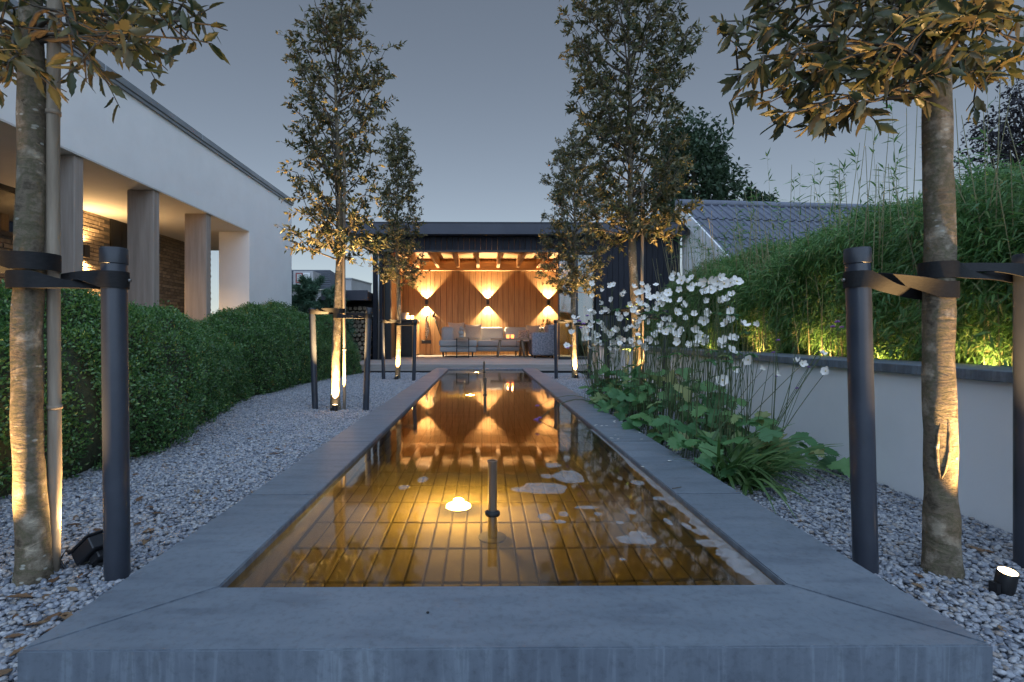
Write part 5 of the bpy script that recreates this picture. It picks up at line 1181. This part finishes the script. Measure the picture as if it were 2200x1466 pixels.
def blade_mesh(k):
    V, Fc = [], []; n = 9; rg_ = random.Random(k); dr = .5 + .25*k
    for i in range(n):
        u = i/(n-1); x = u*.62; z = .62*(u - dr*u*u); w = .016*(1-u**2.2)+.0008; tw = .5*u
        for s in (-1, 1): V.append((x, s*w*math.cos(tw), z + s*w*math.sin(tw)))
    for i in range(n-1): a = 2*i; Fc += [(a, a+1, a+3), (a, a+3, a+2)]
    me = np_mesh('blade', V, Fc, np.full(len(V), .2*k), True); me.materials.append(m_sedge); return me
bl = [blade_mesh(k) for k in range(4)]
sg = empty('sedge_clump', (1.22, 2.42, 0), 'arching grassy sedge clump at the near end of the anemones', 'grass clump')
for i in range(150):
    a = ra_.gauss(-.6, 1.25); s = ra_.uniform(.35, .68); b = Vector((1.20+ra_.gauss(0, .045), 2.52+ra_.gauss(0, .09), -.005))
    link('blade', bl[ra_.randrange(4)], None, sg, Matrix.Translation(b) @ Matrix.Rotation(a, 4, 'Z') @ Matrix.Rotation(ra_.uniform(-.35, .1), 4, 'Y') @ Matrix.Scale(s, 4))
# verbena: thin stalks with purple heads
vh = MB()
for i in range(16):
    a, b = ra_.uniform(0, 6.28), ra_.uniform(.1, 1); vh.ball((math.cos(a)*.011*b, math.sin(a)*.011*b, .004+.006*(1-b)), .0045, 1)
vhead = vh.mesh('flower_head'); vhead.materials.append(m_verb)
def verbena(label, base, heads, Y):
    t = empty('verbena', base, label, 'flowers', 'purple verbenas among the anemones')
    for (px, py, s) in heads:
        p = aty(px, py, Y); link('flower_head', vhead, None, t, Matrix.Translation(p) @ Matrix.Scale(s, 4)); curve_stem(base, p, 'stem', t, .0015)
verbena('purple verbena heads left of the anemones before the oak trunk', (1.08, 4.6, 0), [(1245, 692, 1.6), (1254, 698, 1.5), (1248, 706, 1.3), (1220, 750, 1.3), (1228, 745, 1.0), (1262, 680, 1.2)], 4.6)
verbena('purple verbena heads in front of the bamboo and wall cap', (1.5, 2.9, 0), [(1800, 694, 1.1), (1790, 704, 1.0), (1809, 705, .9)], 2.75)
verbena('small purple verbena heads low against the white wall', (1.5, 2.75, 0), [(1672, 733, .9), (1662, 759, .8), (1713, 836, .8), (1738, 790, .6), (1668, 810, .6)], 2.75)
dv = empty('drooping_verbena', (1.06, 4.3, 0), 'verbena stalk arching over the coping with dark seed heads above the water', 'flowers')
for (px, py, s) in ((1155, 874, 1.3), (1153, 905, 1.7), (1160, 900, 1.3), (1156, 944, 1.0)):
    e = aty(px, py, 3.9); b = Vector((1.06, 4.3, .02)); link('seed_head', vhead, None, dv, Matrix.Translation(e) @ Matrix.Scale(s, 4))
    mid = Vector((.78, 4.15, .36 if py < 930 else .18)); MB().tube([b*(1-u)**2 + mid*2*u*(1-u) + e*u*u for u in [i/9 for i in range(10)]], .0018, 5, False).build('stem', m_stem, dv, True)

# ================================================================== small things: fallen leaves, petals, twigs
dry = []
for k in range(3):
    tv, tf = T_OAK; v = tv.copy(); v[:, 1] *= .42; v[:, 2] = .25*(k*.5+.3)*np.abs(v[:, 1])**1.0*1.6 + .10*(v[:, 0]-.5)**2; dry.append(np_mesh('fallen_leaf', v, tf, np.full(len(v), .3*k), True)); dry[-1].materials.append(m_brown)
rd_ = random.Random(31)
def fallen(px, py, s):
    p = onz(px, py, .008)
    M4 = Matrix.Translation(p) @ Matrix.Rotation(rd_.random()*6.28, 4, 'Z') @ Matrix.Rotation(rd_.uniform(-.25, .25), 4, 'X') @ Matrix.Rotation(rd_.uniform(-.15, .15), 4, 'Y') @ Matrix.Scale(s, 4)
    o = link('fallen_leaf', dry[rd_.randrange(3)], None, None, M4)
    return tag(o, 'dry brown leaf on the gravel ' + ('right of the pond' if px > 1000 else 'in the near left corner before the pond' if py > 1240 else 'around the foot of the left stake and floodlight' if px < 260 else 'beside the left coping' if py > 1040 else 'between the box hedge and the left coping'), 'leaf', 'fallen leaves on the gravel')
for zx, zy in ((195,870),(215,895),(165,960),(145,1090),(235,1085),(300,1050),(360,795),(465,865),(520,850),(530,765),(510,340),(550,250),(930,250),(975,285),(1010,325),(945,385),(1235,345),(1325,170),(1325,260),(1380,210),(1460,220),(1510,175),(960,460),(1015,485),(870,140),(860,240),(1110,10),(900,60),(480,995),(300,910),(100,1010),(60,900),(85,1380),(60,1300),(300,1130),(430,1000),(20,1170),(450,405),(640,430),(1080,430)):
    fallen(zx/3.145, 1000+zy/3.145, rd_.uniform(.04, .065))
for i in range(22): fallen(rd_.uniform(330, 700), rd_.uniform(890, 1010), rd_.uniform(.04, .055))
for zx, zy in ((710,510),(830,500),(890,500),(725,465),(315,255),(275,365),(165,400),(230,570),(425,515),(820,915),(890,885),(1340,1185),(1230,745),(735,415),(510,530),(1290,750)): fallen(1640+zx/2.589, 900+zy/2.589, rd_.uniform(.03, .05))
pt = MB(); 
for s in (-1, 0, 1): pt.v += [(r*1.0, s*w, .08*abs(s)+.1*r*r) for r, w in ((0, .1), (.4, .38), (.8, .4), (1, .15))]
for s in range(2):
    for q in range(3): b = s*4+q; pt.f.append((b, b+1, b+5, b+4))
ptm = pt.mesh('petal', True); ptm.materials.append(m_petal)
for px, py in ((1318,905),(1322,908),(1300,915),(1290,916),(1284,913),(1321,935),(1318,942),(1325,944),(1376,930),(1333,906),(1375,944),(1281,915),(1384,1003),(1440,990)):
    p = onz(px, py, ZC+.0015); o = link('petal', ptm, None, None, Matrix.Translation(p) @ Matrix.Rotation(rd_.random()*6, 4, 'Z') @ Matrix.Scale(rd_.uniform(.014, .024), 4)); tag(o, 'white petal dropped on the coping beside the anemones', 'petal', 'petals dropped on the coping')
p = onz(1454, 1050, ZC); tag(MB().tube([p+Vector((-.022, -.01, .003)), p+Vector((.004, 0, .004)), p+Vector((.022, .012, .003))], .0016, 5).build('twig', m_twig), 'short dry twig lying on the right coping', 'twig')
p = onz(919, 1318, ZC); tag(MB().ball((p.x, p.y, p.z+.002), .004, 1, (1, 1, .6)).build('pebble', m_dark), 'tiny dark pebble on the front coping slab', 'pebble')
